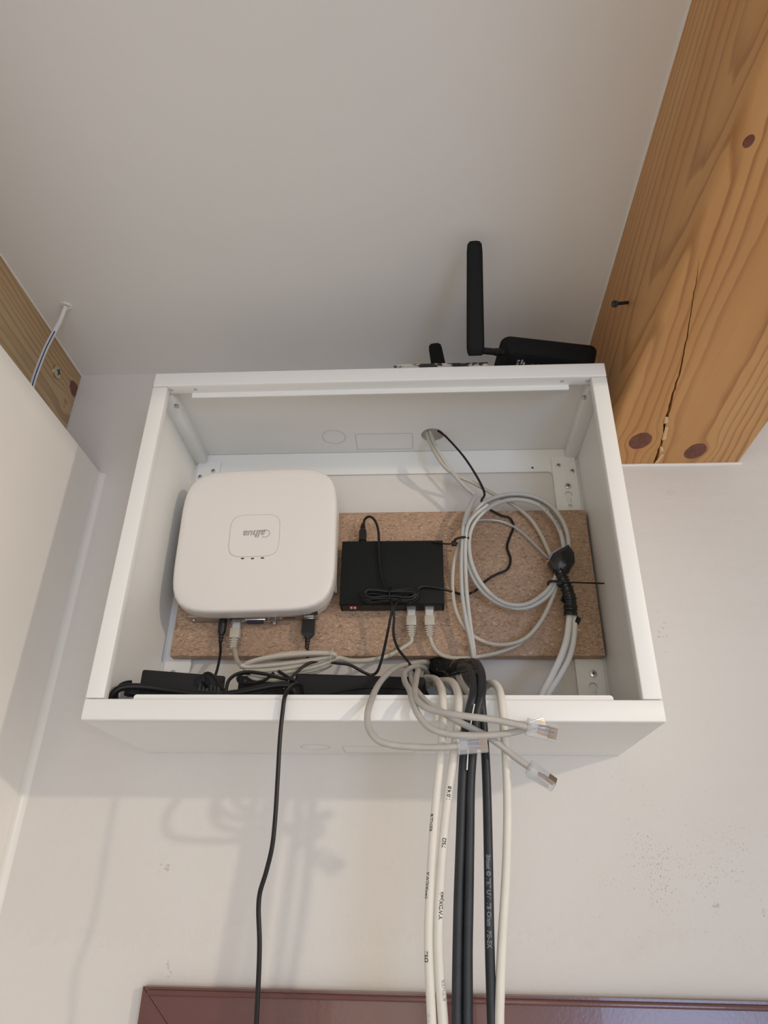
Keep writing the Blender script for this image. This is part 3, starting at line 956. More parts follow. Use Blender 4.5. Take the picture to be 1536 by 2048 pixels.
def barrel_plug(tip, d, parent, material='black_plastic', L=0.026, R=0.0052):
    M = frame(tip, d)
    b = MB().lathe([(0.004, 0.0026), (0.0, 0.0027), (0.0, R), (-L * 0.55, R * 0.98), (-L * 0.62, R * 0.80), (-L * 0.68, R * 0.70), (-L * 0.69, R * 0.50), (-L * 0.74, R * 0.50), (-L * 0.75, R * 0.66), (-L * 0.82, R * 0.62), (-L * 0.83, R * 0.45), (-L * 0.88, R * 0.45), (-L * 0.89, R * 0.58), (-L * 0.98, R * 0.48), (-L, R * 0.38)], M, 18)
    b.build('plug', material, parent)
    return M @ Vector((-L * 0.97, 0, 0))

def cable(name, label, cat, pts, r, material, group=None, seg=10, flat=None, parts=False, step=0.004):
    path = spline(pts, step)
    if parts:
        root = thing(name, label, cat, path[-1], group)
        MB().tube(path, r, seg, flat).build('jacket', material, root)
    else:
        root = tag(MB().tube(path, r, seg, flat).build(name, material, None, loc=path[-1]), label, cat, group)
    return root, path

DOWN, UP = Vector((0, 0, -1)), Vector((0, 0, 1))

# beige patch lead: recorder to switch, with a bundled coil lying in the cabinet
tip1 = rl(-0.0245, VB, 0.011)
tip2 = Vector((0.0400, -0.0372, 0.1712))
ends = [tip1 + DOWN * 0.0385, tip2 + DOWN * 0.0385]
coil = []
c0 = Vector((-0.0957, -0.1000, 0.0818))
ax = (Vector((-0.0433, -0.1020, 0.0881)) - Vector((-0.1477, -0.0980, 0.0756))) * 0.5
nz = Vector((0.05, 0, 1.0))
for i in range(4 * 16 + 9):
    t = math.pi + 2 * math.pi * i / 16
    k = i / 16
    spread = 0.0030 + 0.0027 * k
    off = Vector((0, -0.005 * math.sin(t) + 0.0030 * (k - 2), 0.0010 * (2 - k) + 0.0008 * math.sin(1.7 * t)))
    # pinched at the right end where a band holds it
    pin = 0.75 + 0.25 * (1 - math.cos(t)) / 2
    coil.append(c0 + ax * (math.cos(t) * (1 - 0.02 * k)) + nz * (spread * math.sin(t) * pin) + off)
pts = [ends[0], (-0.1769, -0.0400, 0.1152), (-0.1668, -0.0600, 0.0967), (-0.1552, -0.0820, 0.0831)] + coil + [(-0.0430, -0.0950, 0.0885), (-0.0297, -0.0800, 0.0900), (-0.0085, -0.0580, 0.0972), (0.0116, -0.0480, 0.1050), (0.0292, -0.0400, 0.1173), tuple(ends[1] + DOWN * 0.006), ends[1]]
root, path = cable('patch_cable', 'beige patch cable from the recorder to the switch with a flat bundled coil', 'cable', pts, 0.0027, 'cable_beige', seg=10, parts=True)
rj45_boot(tip1, UP, (0, -1, 0), root)
rj45_boot(tip2, UP, (0, -1, 0), root)
bc = c0 + ax * 0.93
MB().tube([bc + Vector((0.002 * math.sin(t), -0.0125 * math.cos(t), 0.0105 * math.sin(t))) for t in [2 * math.pi * i / 20 for i in range(20)]] + [bc + Vector((0, -0.0125, 0))], 0.0005, 6).build('twist_band', 'cable_beige', root)

# beige patch lead from the second switch port up into the big coil
tip3 = Vector((0.0625, -0.0372, 0.1712))
e3 = tip3 + DOWN * 0.0385
pts = [e3, (0.0662, -0.0360, 0.1210), (0.0757, -0.0360, 0.1104), (0.0924, -0.0360, 0.1061), (0.1164, -0.0360, 0.1073), (0.1466, -0.0360, 0.1134), (0.1713, -0.0360, 0.1240), (0.1923, -0.0360, 0.1441), (0.2097, -0.0380, 0.1711), (0.2194, -0.0380, 0.1957), (0.2300, -0.0360, 0.2169), (0.2414, -0.0340, 0.2493), (0.2432, -0.0340, 0.2724), (0.2370, -0.0340, 0.2932), (0.2251, -0.0340, 0.3123), (0.2056, -0.0350, 0.3259), (0.1804, -0.0360, 0.3303),
       (0.1531, -0.0380, 0.3242), (0.1336, -0.0400, 0.3111), (0.1199, -0.0420, 0.2891), (0.1084, -0.0440, 0.2675), (0.0964, -0.0440, 0.2354), (0.0921, -0.0420, 0.1983), (0.0953, -0.0420, 0.1637), (0.1084, -0.0420, 0.1379), (0.1288, -0.0420, 0.1240), (0.1537, -0.0420, 0.1208), (0.1769, -0.0420, 0.1282), (0.1963, -0.0440, 0.1477), (0.2126, -0.0460, 0.1759), (0.2214, -0.0460, 0.1971), (0.2245, -0.0460, 0.2092)]
root, path = cable('patch_cable', 'beige patch cable from the right switch port circling the big cable coil', 'cable', pts, 0.0026, 'cable_beige', parts=True)
rj45_boot(tip3, UP, (0, -1, 0), root)

# ------------------------------------------------------------------ leads over the switch
dc_tip = Vector((-0.0242, -0.0360, 0.2643))
dc_out = dc_tip + Vector((0.0008, -0.001, 0.0255))
def bundle(cx, cz, y, n, w, h, ph=0.0):
    out = []
    for i in range(n * 14 + 1):
        t = math.pi * 0.5 + ph + 2 * math.pi * i / 14
        k = i / 14
        u = math.cos(t)
        hh = h * (0.35 + 0.65 * abs(u) ** 1.5) * (0.55 + 0.5 * ((k * 0.7) % 1.0))
        out.append(Vector((cx + w * u * (0.93 + 0.05 * math.sin(3 * k)), y - 0.0018 * math.sin(k * 2.4) - 0.0030 * (k % 2), cz + hh * math.sin(t) + 0.0022 * math.sin(k * 2.1))))
    return out
BCN = Vector((0.0134, -0.0540, 0.1786))
pts = [dc_out, (-0.0214, -0.0400, 0.2950), (-0.0150, -0.0450, 0.2960), (-0.0079, -0.0500, 0.2880), (-0.0028, -0.0530, 0.2731), (-0.0011, -0.0515, 0.2506), (0.0006, -0.0510, 0.2226), (0.0043, -0.0525, 0.2013), (0.0096, -0.0550, 0.1881)] + bundle(BCN.x, BCN.z, -0.0545, 5, 0.0365, 0.0135) + \
      [(0.0177, -0.0630, 0.1626), (0.0146, -0.0580, 0.1466), (0.0091, -0.0600, 0.1147), (0.0042, -0.0700, 0.0877), (0.0003, -0.0780, 0.0761), (-0.0049, -0.0830, 0.0724), (-0.0127, -0.0860, 0.0744), (-0.0282, -0.0920, 0.0813), (-0.0436, -0.0970, 0.0821), (-0.0613, -0.1000, 0.0835), (-0.0743, -0.1050, 0.0787), (-0.0845, -0.1100, 0.0682), (-0.0922, -0.1150, 0.0569), (-0.0970, -0.1170, 0.0466)]
root, path = cable('power_lead', 'black power lead plugged into the top of the switch and tied in a bundle', 'cable', pts, 0.0017, 'black_cable', seg=8, flat=1.0, parts=True)
barrel_plug(dc_tip, DOWN, root)
MB().tube([BCN + Vector((0.0015, -0.006, 0)) + Vector((0.001 * math.cos(t), 0.0062 * math.cos(t), 0.010 * math.sin(t))) for t in [2 * math.pi * i / 18 for i in range(19)]], 0.0011, 6).build('tie', 'black_cable', root)
pts = [(0.0790, -0.040, 0.436), (0.0871, -0.0444, 0.4255), (0.0983, -0.0500, 0.4070), (0.1134, -0.0500, 0.3844), (0.1275, -0.0460, 0.3600), (0.1371, -0.0400, 0.3412), (0.1398, -0.0340, 0.3329), (0.1357, -0.0300, 0.3267), (0.1389, -0.0270, 0.3197), (0.1500, -0.0260, 0.3124), (0.1617, -0.0260, 0.3053), (0.1721, -0.0260, 0.3014), (0.1765, -0.0260, 0.2892), (0.1701, -0.0260, 0.2721), (0.1658, -0.0260, 0.2575), (0.1692, -0.0260, 0.2409), (0.1643, -0.0260, 0.2267), (0.1477, -0.0270, 0.2180), (0.1343, -0.0280, 0.2086), (0.1206, -0.0320, 0.1941), (0.1063, -0.0360, 0.1878), (0.0842, -0.0460, 0.1900), (0.0574, -0.0530, 0.1920), (0.0500, -0.0550, 0.1892)] + \
      bundle(BCN.x + 0.001, BCN.z - 0.001, -0.0570, 4, 0.0350, 0.0130, ph=-1.2) + [(0.0207, -0.0640, 0.1635), (0.0195, -0.0600, 0.1458), (0.0190, -0.0580, 0.1289), (0.0239, -0.0600, 0.1116), (0.0360, -0.0700, 0.0924), (0.0475, -0.0800, 0.0721), (0.0558, -0.0900, 0.0538), (0.0622, -0.0950, 0.0416)]
cable('power_lead', 'thin black lead winding over the board from the hole in the cabinet top', 'cable', pts, 0.0016, 'black_cable', seg=8)

# recorder power lead
rp = rl(-0.0418, VB, 0.012)
root_pts = [rp + DOWN * 0.026 + Vector((-0.001, 0, 0)), (-0.1943, -0.0400, 0.1152), (-0.1885, -0.0600, 0.0919), (-0.1831, -0.0850, 0.0706), (-0.1807, -0.1050, 0.0551), (-0.1809, -0.1200, 0.0501), (-0.1823, -0.1280, 0.0534), (-0.1827, -0.1280, 0.0599), (-0.1790, -0.1250, 0.0629), (-0.1722, -0.1240, 0.0594), (-0.1638, -0.1260, 0.0496), (-0.1563, -0.1260, 0.0416), (-0.1464, -0.1240, 0.0363)]
root, path = cable('power_lead', 'black power lead plugged into the recorder, looping beside the power brick', 'cable', root_pts, 0.0017, 'black_cable', seg=8, parts=True)
barrel_plug(rp, UP, root, L=0.030, R=0.0050)

# usb lead
up_ = rl(0.0675, VB, 0.013)
UM = frame(up_, UP, (0, -1, 0))
pts = [up_ + DOWN * 0.040, (-0.0870, -0.0340, 0.1156), (-0.0849, -0.0500, 0.0935), (-0.0836, -0.0750, 0.0717), (-0.0843, -0.0950, 0.0550), (-0.0885, -0.1050, 0.0443)]
root, path = cable('usb_lead', 'black usb lead hanging from the right end of the recorder', 'cable', pts, 0.0017, 'black_cable', seg=8, parts=True)
b = MB().box((-0.0050, -0.0060, -0.0024), (0.0030, 0.0060, 0.0024), UM, bevel=0.0004)
b.build('shell', 'port_silver', root)
b = MB()
b.rings([[UM @ Vector((a, y * wd, z * th)) for y, z in ((-1, -1), (1, -1), (1, 1), (-1, 1))] for a, wd, th in ((-0.004, 0.0078, 0.0042), (-0.022, 0.0078, 0.0042), (-0.0265, 0.0045, 0.0035), (-0.027, 0.0042, 0.0034))])
b.build('grip', 'black_plastic', root, smooth=False)
b = MB()
for i in range(4):
    b.lathe([(-0.0268 - i * 0.0036, 0.0036 - 0.0003 * i), (-0.0292 - i * 0.0036, 0.0034 - 0.0003 * i), (-0.0294 - i * 0.0036, 0.0024), (-0.0304 - i * 0.0036, 0.0024)], UM, 12)
b.build('strain_relief', 'black_plastic', root)

# ------------------------------------------------------------------ power bricks on the cabinet floor
br = thing('power_brick', 'black power adapter brick standing at the left end of the cabinet', 'adapter', (-0.225, -0.105, 0.002))
T = Matrix.Translation((-0.2130, -0.1020, 0.0340)) @ Matrix.Rotation(math.radians(17), 4, 'Z')
b = MB().box((-0.0430, -0.0230, -0.0270), (0.0450, 0.0230, 0.0300), T, bevel=0.0022)
b.build('case', 'adapter_black', br)
MB().box((-0.0435, -0.0234, 0.0025), (0.0455, 0.0234, 0.0035), T, bevel=0.0004).build('seam', 'black_plastic', br)
b = MB()
for i in range(6):
    b.box((0.018 + i * 0.0040, -0.0237, 0.0050), (0.0202 + i * 0.0040, -0.0228, 0.0180), T)
b.build('vent_grille', 'hole_dark', br, smooth=False)
lead_m = frame(T @ Vector((-0.043, -0.012, 0.006)), T.to_3x3() @ Vector((-1, 0, 0)))
b = MB().lathe([(0, 0.0046), (0.006, 0.0046), (0.0062, 0.0040), (0.009, 0.0040), (0.0092, 0.0043), (0.012, 0.0040), (0.0122, 0.0034), (0.015, 0.0032)], lead_m, 14)
b.build('strain_relief', 'black_plastic', br)
pts = [(-0.2603, -0.1300, 0.0517), (-0.2641, -0.1360, 0.0490), (-0.2663, -0.1420, 0.0443), (-0.2669, -0.1450, 0.0372), (-0.2658, -0.1460, 0.0286)]
MB().tube(spline(pts), 0.0022, 8).build('lead', 'black_cable', br)

b = MB()
T2 = Matrix.Translation((-0.1250, -0.072, 0.0375)) @ Matrix.Rotation(math.radians(4), 4, 'Z')
b.box((-0.0300, -0.0180, -0.0355), (0.0290, 0.0180, 0.0320), T2, bevel=0.002)
pb = thing('plug_adapter', 'small black plug adapter under the beige coil', 'adapter', (-0.124, -0.078, 0.002))
b.build('case', 'adapter_black', pb)
for x, z in ((0.022, 0.026), (0.022, 0.010), (-0.022, 0.026)):
    MB().lathe([(0, 0.0016), (0.0005, 0.0014)], frame(T2 @ Vector((x, -0.018, z)), (0, -1, 0), (0, 0, 1)), 10).build('screw_dimple', 'hole_dark', pb)

b = MB()
T3 = Matrix.Translation((-0.0180, -0.085, 0.0360)) @ Matrix.Rotation(math.radians(1.8), 4, 'Y')
b.box((-0.0690, -0.0270, -0.0330), (0.0740, 0.0250, 0.0290), T3, bevel=0.004, seg=3)
lb = thing('power_box', 'long flat black power supply box lying behind the front edge', 'adapter', (-0.018, -0.085, 0.002))
b.build('case', 'adapter_black', lb)
MB().tube(spline([T3 @ Vector((-0.030, -0.0275, 0.006)), T3 @ Vector((-0.010, -0.0280, 0.0120)), T3 @ Vector((0.020, -0.0280, 0.0155)), T3 @ Vector((0.060, -0.0275, 0.0150))]), 0.0012, 8).build('moulded_rib', 'adapter_black', lb)

# thick black leads lying along the front edge
pts = [(-0.2725, -0.1500, 0.0225), (-0.2691, -0.1520, 0.0302), (-0.2642, -0.1520, 0.0375), (-0.2561, -0.1500, 0.0411), (-0.2374, -0.1460, 0.0422), (-0.2168, -0.1430, 0.0404), (-0.1926, -0.1420, 0.0375), (-0.1683, -0.1420, 0.0350), (-0.1465, -0.1420, 0.0298)]
cable('mains_lead', 'thick black mains lead curving in front of the power brick', 'cable', pts, 0.0036, 'black_cable')
pts = [(-0.1559, -0.1280, 0.0342), (-0.1554, -0.1300, 0.0422), (-0.1540, -0.1300, 0.0529), (-0.1483, -0.1280, 0.0599), (-0.1377, -0.1240, 0.0643), (-0.1204, -0.1200, 0.0638), (-0.1005, -0.1160, 0.0599), (-0.0841, -0.1140, 0.0572), (-0.0781, -0.1120, 0.0523), (-0.0771, -0.1100, 0.0420)]
cable('adapter_lead', 'black flat lead arching over the small plug adapter', 'cable', pts, 0.0019, 'black_cable')
pts = [(-0.1372, -0.1080, 0.0671), (-0.1466, -0.1060, 0.0671), (-0.1514, -0.1050, 0.0629), (-0.1480, -0.1050, 0.0579), (-0.1376, -0.1060, 0.0565), (-0.1202, -0.1060, 0.0604), (-0.1109, -0.1060, 0.0688)]
cable('adapter_lead', 'short black lead loop left of the small plug adapter', 'cable', pts, 0.0017, 'black_cable', seg=8)
pts = [(-0.1693, -0.1380, 0.0339), (-0.1537, -0.1380, 0.0370), (-0.1334, -0.1360, 0.0407), (-0.1156, -0.1340, 0.0449), (-0.0997, -0.1320, 0.0481), (-0.0872, -0.1300, 0.0476), (-0.0817, -0.1280, 0.0412), (-0.0789, -0.1280, 0.0333)]
cable('adapter_lead', 'thick black lead lying just behind the front lip', 'cable', pts, 0.0030, 'black_cable')
pts = [(-0.1057, -0.1100, 0.0694), (-0.0968, -0.1080, 0.0643), (-0.0866, -0.1060, 0.0571), (-0.0809, -0.1040, 0.0511), (-0.0773, -0.1020, 0.0423)]
cable('adapter_lead', 'short black lead crossing beside the long power box', 'cable', pts, 0.0018, 'black_cable', seg=8)

# thin black lead hanging out over the front
pts = [(-0.0705, -0.1400, 0.0305), (-0.0711, -0.1500, 0.0393), (-0.0733, -0.1600, 0.0419), (-0.0756, -0.1740, 0.0367), (-0.0776, -0.1850, 0.0294), (-0.0795, -0.1905, 0.0222), (-0.0803, -0.1920, 0.0061), (-0.0806, -0.1925, -0.0171), (-0.0795, -0.1930, -0.0547), (-0.0788, -0.1930, -0.0882), (-0.0795, -0.1930, -0.1103), (-0.0829, -0.1930, -0.1298), (-0.0866, -0.1930, -0.1450), (-0.0867, -0.1930, -0.1561), (-0.0835, -0.1930, -0.1795), (-0.0821, -0.1930, -0.1968), (-0.0810, -0.1930, -0.2204), (-0.0802, -0.1930, -0.2398), (-0.078, -0.193, -0.34), (-0.075, -0.193, -0.60)]
cable('hanging_lead', 'thin black lead hanging over the front edge below the recorder', 'cable', pts, 0.0021, 'black_cable')

# ------------------------------------------------------------------ big coil on the board
def ell(cx, cy, rx, ry, a0, a1, y0, y1, n):
    """points of an arc drawn on the board; (cx, cz, rx, rz) in metres, degrees counter-clockwise"""
    out = []
    for i in range(n + 1):
        t = math.radians(a0 + (a1 - a0) * i / n)
        out.append((cx + rx * math.cos(t), y0 + (y1 - y0) * i / n, cy + ry * math.sin(t)))
    return out
# first grey cable: up through the hole, down into the coil, twice round
k1 = [(0.2414, -0.0460, 0.2450), (0.2421, -0.0440, 0.2660), (0.2378, -0.0420, 0.2890), (0.2256, -0.0420, 0.3101), (0.2055, -0.0440, 0.3230), (0.1791, -0.0460, 0.3269), (0.1521, -0.0480, 0.3208), (0.1314, -0.0500, 0.3071), (0.1179, -0.0500, 0.2849), (0.1110, -0.0500, 0.2573), (0.1112, -0.0480, 0.2299), (0.1200, -0.0480, 0.2010), (0.1345, -0.0480, 0.1808), (0.1521, -0.0480, 0.1689), (0.1761, -0.0480, 0.1643), (0.1980, -0.0480, 0.1726), (0.2160, -0.0480, 0.1896), (0.2287, -0.0440, 0.2168)]
cable('network_cable', 'outer grey network cable of the round coil on the board', 'cable', k1, 0.0027, 'cable_grey', group=None)
k2 = [(0.2351, -0.0460, 0.2451), (0.2340, -0.0440, 0.2675), (0.2275, -0.0420, 0.2891), (0.2112, -0.0420, 0.3103), (0.1919, -0.0440, 0.3179), (0.1718, -0.0460, 0.3178), (0.1512, -0.0500, 0.3091), (0.1326, -0.0520, 0.2940), (0.1192, -0.0530, 0.2738), (0.1145, -0.0530, 0.2522), (0.1165, -0.0520, 0.2246), (0.1259, -0.0520, 0.1986), (0.1402, -0.0520, 0.1799), (0.1578, -0.0520, 0.1687), (0.1789, -0.0520, 0.1679), (0.1996, -0.0500, 0.1797), (0.2141, -0.0480, 0.1949), (0.2256, -0.0440, 0.2169)]
r2, path2 = cable('network_cable', 'inner grey network cable of the round coil, printed along its arc', 'cable', k2, 0.0027, 'cable_grey', parts=True)
k3 = [(0.0660, -0.046, 0.440), (0.0688, -0.0449, 0.4255), (0.0792, -0.0520, 0.3911), (0.0970, -0.0460, 0.3621), (0.1166, -0.0420, 0.3380), (0.1255, -0.0440, 0.3274), (0.1212, -0.0500, 0.3133), (0.1129, -0.0540, 0.2932), (0.1081, -0.0550, 0.2729), (0.1061, -0.0540, 0.2518), (0.1039, -0.0500, 0.2221), (0.1037, -0.0480, 0.1824), (0.1078, -0.0460, 0.1441), (0.1123, -0.0440, 0.1196), (0.1142, -0.0400, 0.1036), (0.1138, -0.0300, 0.0956)]
cable('network_cable', 'grey network cable from the top hole straight down past the coil', 'cable', k3, 0.0027, 'cable_grey')
k4 = [(0.0610, -0.044, 0.440), (0.0639, -0.0426, 0.4255), (0.0763, -0.0540, 0.3842), (0.0890, -0.0480, 0.3675), (0.1039, -0.0420, 0.3589), (0.1242, -0.0380, 0.3506), (0.1507, -0.0340, 0.3351), (0.1799, -0.0320, 0.3164), (0.1982, -0.0320, 0.2971), (0.2095, -0.0320, 0.2753), (0.2162, -0.0340, 0.2531), (0.2193, -0.0380, 0.2391)]
cable('network_cable', 'beige cable running from the top hole to the taped joint', 'cable', k4, 0.0026, 'cable_beige')
k5 = [(0.1139, -0.0580, 0.2749), (0.1098, -0.0560, 0.2508), (0.1088, -0.0520, 0.2212), (0.1092, -0.0500, 0.1815), (0.1121, -0.0460, 0.1441), (0.1152, -0.0420, 0.1141), (0.1161, -0.0340, 0.0981)]
k5 = [(0.1407, -0.0560, 0.3051), (0.1235, -0.0580, 0.2894)] + k5
cable('network_cable', 'second grey cable dropping from the tied left side of the coil', 'cable', k5, 0.0025, 'cable_grey')
# thin clear-sheathed wire inside the coil
k6 = [(0.1186, -0.0300, 0.2909), (0.1310, -0.0280, 0.2970), (0.1458, -0.0270, 0.2981), (0.1622, -0.0270, 0.2949), (0.1782, -0.0270, 0.2864), (0.1935, -0.0270, 0.2714), (0.2066, -0.0290, 0.2535), (0.2160, -0.0340, 0.2382)]
r6, p6 = cable('clear_wire', 'thin clear sheathed wire arching inside the cable coil', 'wire', k6, 0.0023, 'clear_plastic', parts=True)
MB().tube(p6, 0.0009, 6).build('core', 'cable_beige', r6)
# clear tape on the ends that come out of the hole
b = MB()
tp = spline([(0.1271, -0.0470, 0.3241), (0.1195, -0.0530, 0.3086), (0.1146, -0.0570, 0.2901), (0.1112, -0.0580, 0.2735)])
b.tube(tp, 0.0039, 8, flat=0.8)
tag(b.build('clear_tape', 'clear_plastic', None, loc=tp[-1]), 'clear tape wound round the cables at the upper left of the coil', 'tape')

# black insulating tape joint
tj = thing('taped_joint', 'black tape-wrapped joint on the right side of the coil', 'tape', (0.2337, -0.0450, 0.1567))
c = Vector((0.2304, -0.0480, 0.2274))
poly = [Vector(p) - c for p in ((0.2120, -0.0480, 0.2241), (0.2181, -0.0480, 0.2359), (0.2402, -0.0480, 0.2490), (0.2464, -0.0480, 0.2370), (0.2462, -0.0480, 0.2245), (0.2373, -0.0480, 0.2109), (0.2259, -0.0480, 0.2083), (0.2171, -0.0480, 0.2131))]
b = MB()
b.rings([[c + p * s + Vector((0, dy, 0)) for p in poly] for s, dy in ((0.55, 0.0125), (0.92, 0.008), (1.0, 0.0), (0.93, -0.006), (0.55, -0.0105), (0.2, -0.0115))])
b.build('wrap', 'tape_black', tj, angle=25)
sp = spline([(0.2250, -0.0500, 0.2142), (0.2272, -0.0520, 0.2032), (0.2308, -0.0520, 0.1918), (0.2339, -0.0500, 0.1775), (0.2341, -0.0470, 0.1637), (0.2336, -0.0450, 0.1561)], 0.0015)
rr = [0.0062 + 0.0022 * min(1, i / len(sp) * 1.2) + 0.0006 * math.sin(i * 1.9) + 0.0004 * math.sin(i * 0.7) for i in range(len(sp))]
MB().tube(sp, rr, 12).build('sleeve', 'tape_black', tj, angle=50)
for p in ((0.2264, -0.0500, 0.1756), (0.2416, -0.0460, 0.1493)):
    p = Vector(p)
    M = Matrix.Translation(p) @ Matrix.Rotation(0.5, 4, 'Y') @ Matrix.Rotation(0.6, 4, 'Z')
    MB().box((-0.0032, -0.0008, -0.0042), (0.0032, 0.0008, 0.0042), M, bevel=0.0004).build('tape_end', 'tape_black', tj)
q = [Vector((0.2152, -0.0470, 0.2301)), Vector((0.2226, -0.0490, 0.2382)), Vector((0.2322, -0.0480, 0.2449))]
MB().tube(spline(q), 0.0032, 8).build('clear_end', 'clear_plastic', tj)
MB().tube([Vector((0.2110, -0.0480, 0.2269)), Vector((0.2146, -0.0490, 0.2271))], 0.0014, 8).build('copper_wire', 'wire_orange', tj)

# white cables under the tape
for i, (dx, dy, r, lab) in enumerate(((-6, 0.0, 0.0038, 'front white cable dropping from the taped joint to the cabinet floor'), (5, 0.004, 0.0036, 'right-hand white cable dropping from the taped joint, beside its twin'), (1, 0.008, 0.0034, 'rear white cable dropping from the taped joint, behind the other two'))):
    pts = [(((0.2337, -0.0450, 0.1619)), ((0.2304, -0.0470, 0.1465)), ((0.2243, -0.0550, 0.1250)), ((0.2142, -0.0660, 0.1017)), ((0.1998, -0.0800, 0.0761)), ((0.1853, -0.0920, 0.0524)), ((0.1766, -0.0980, 0.0358))),
           (((0.2389, -0.0430, 0.1626)), ((0.2376, -0.0440, 0.1475)), ((0.2328, -0.0500, 0.1248)), ((0.2238, -0.0600, 0.1011)), ((0.2100, -0.0730, 0.0781)), ((0.1919, -0.0880, 0.0523)), ((0.1820, -0.0940, 0.0368))),
           (((0.2376, -0.0380, 0.1645)), ((0.2357, -0.0380, 0.1477)), ((0.2312, -0.0430, 0.1259)), ((0.2210, -0.0530, 0.1014)), ((0.2066, -0.0660, 0.0772)), ((0.1904, -0.0800, 0.0532)), ((0.1805, -0.0860, 0.0376)))][i]
    cable('white_cable', lab, 'cable', pts, r, 'cable_white', seg=12)

# cable ties
def tie(name, label, c, rx, rz, ry, tail, tilt):
    root = thing(name, label, 'cable tie', c)
    b = MB()
    rings = []
    R = Matrix.Rotation(tilt, 3, 'Y')
    for i in range(24):
        t = 2 * math.pi * i / 24
        o_ = R @ Vector((rx * math.cos(t), ry * math.sin(t), 0))
        n_ = R @ Vector((math.cos(t), math.sin(t), 0))
        z_ = R @ Vector((0, 0, 1))
        rings.append([c + o_ + n_ * 0.0006 + z_ * rz, c + o_ - n_ * 0.0006 + z_ * rz, c + o_ - n_ * 0.0006 - z_ * rz, c + o_ + n_ * 0.0006 - z_ * rz])
    b.rings(rings, close=True).build('loop', 'black_plastic', root)
    tl = spline(tail, 0.003)
    MB().tube(tl, [0.0016] * (len(tl) - 2) + [0.0012, 0.0006], 6, flat=0.55).build('tail', 'black_plastic', root)
    h = Vector(tail[0])
    MB().box((-0.0032, -0.0026, -0.0030), (0.0032, 0.0026, 0.0030), Matrix.Translation(h), bevel=0.0006).build('lock_head', 'black_plastic', root)
tie('cable_tie', 'black cable tie round the left side of the coil, tail to the switch', Vector((0.1058, -0.0500, 0.2566)), 0.0105, 0.0014, 0.0095, [(0.0953, -0.0520, 0.2515), (0.0877, -0.0500, 0.2518), (0.0775, -0.0485, 0.2541), (0.0660, -0.0482, 0.2558)], math.radians(-6))
tie('cable_tie', 'black cable tie below the taped joint with its long tail pointing right', Vector((0.2187, -0.0470, 0.1967)), 0.0090, 0.0014, 0.0085, [(0.2225, -0.0560, 0.1942), (0.2375, -0.0600, 0.1931), (0.2597, -0.0550, 0.1943), (0.2815, -0.0480, 0.1964)], math.radians(8))

# print on the inner grey cable
cum = [0.0]
for a, b_ in zip(path2, path2[1:]):
    cum.append(cum[-1] + (b_ - a).length)
vs, fs = text_verts('CAT 5E  UTP 4PR 24AWG', 0.0040)
out = []
for v in vs:
    s = 0.050 - v.x
    k = next((j for j in range(len(path2) - 1) if cum[j + 1] >= s), len(path2) - 2)
    t = (s - cum[k]) / max(1e-9, cum[k + 1] - cum[k])
    cpt = path2[k].lerp(path2[k + 1], t)
    T = (path2[min(k + 2, len(path2) - 1)] - path2[max(k - 1, 0)]).normalized()
    F = Vector((0, -1, 0)) - T * T.dot(Vector((0, -1, 0)))
    F.normalize()
    S = F.cross(T)
    phi = -v.y / 0.0027
    out.append(cpt + (F * math.cos(phi) + S * math.sin(phi)) * 0.00282)
MB().add(out, fs).build('lettering', 'print_black', r2, smooth=False)

# ------------------------------------------------------------------ cables out of the wall, over the front edge
# black wrapped arm
arm = spline([(0.075, 0.030, 0.098), (0.0700, -0.0020, 0.1087), (0.0836, -0.0200, 0.0984), (0.0964, -0.0450, 0.0931), (0.1051, -0.0750, 0.0862), (0.1097, -0.1050, 0.0752), (0.1103, -0.1300, 0.0621), (0.1086, -0.1550, 0.0474)], 0.003)
aroot = thing('wrapped_bundle', 'dusty black tape wrapped round the cables leaving the wall hole', 'tape', arm[-1])
b = MB()
nA = len(arm)
b.tube(arm, [0.0072 + 0.0030 * math.exp(-((i / nA - 0.25) / 0.2) ** 2) + 0.0004 * math.sin(i * 0.9) + 0.0004 * math.sin(i * 0.37) for i in range(nA)], 14, flat=1.15)
b.build('wrap', 'tape_dusty', aroot, angle=60)
b = MB()
random.seed(11)
for i in range(22):
    k = random.randint(int(nA * 0.15), int(nA * 0.62))
    a = arm[k] + Vector((random.uniform(-0.008, 0.008), -0.0125 - random.uniform(0, 0.0015), random.uniform(-0.010, 0.010)))
    e = a + Vector((random.uniform(-0.012, 0.012), random.uniform(-0.002, 0.002), random.uniform(-0.009, 0.009)))
    m_ = (a + e) / 2 + Vector((random.uniform(-0.002, 0.002), -0.001, random.uniform(-0.002, 0.002)))
    b.tube([a, m_, e], 0.00016, 4)
o = b.build('cobweb', 'dust', aroot)
o['kind'] = 'stuff'

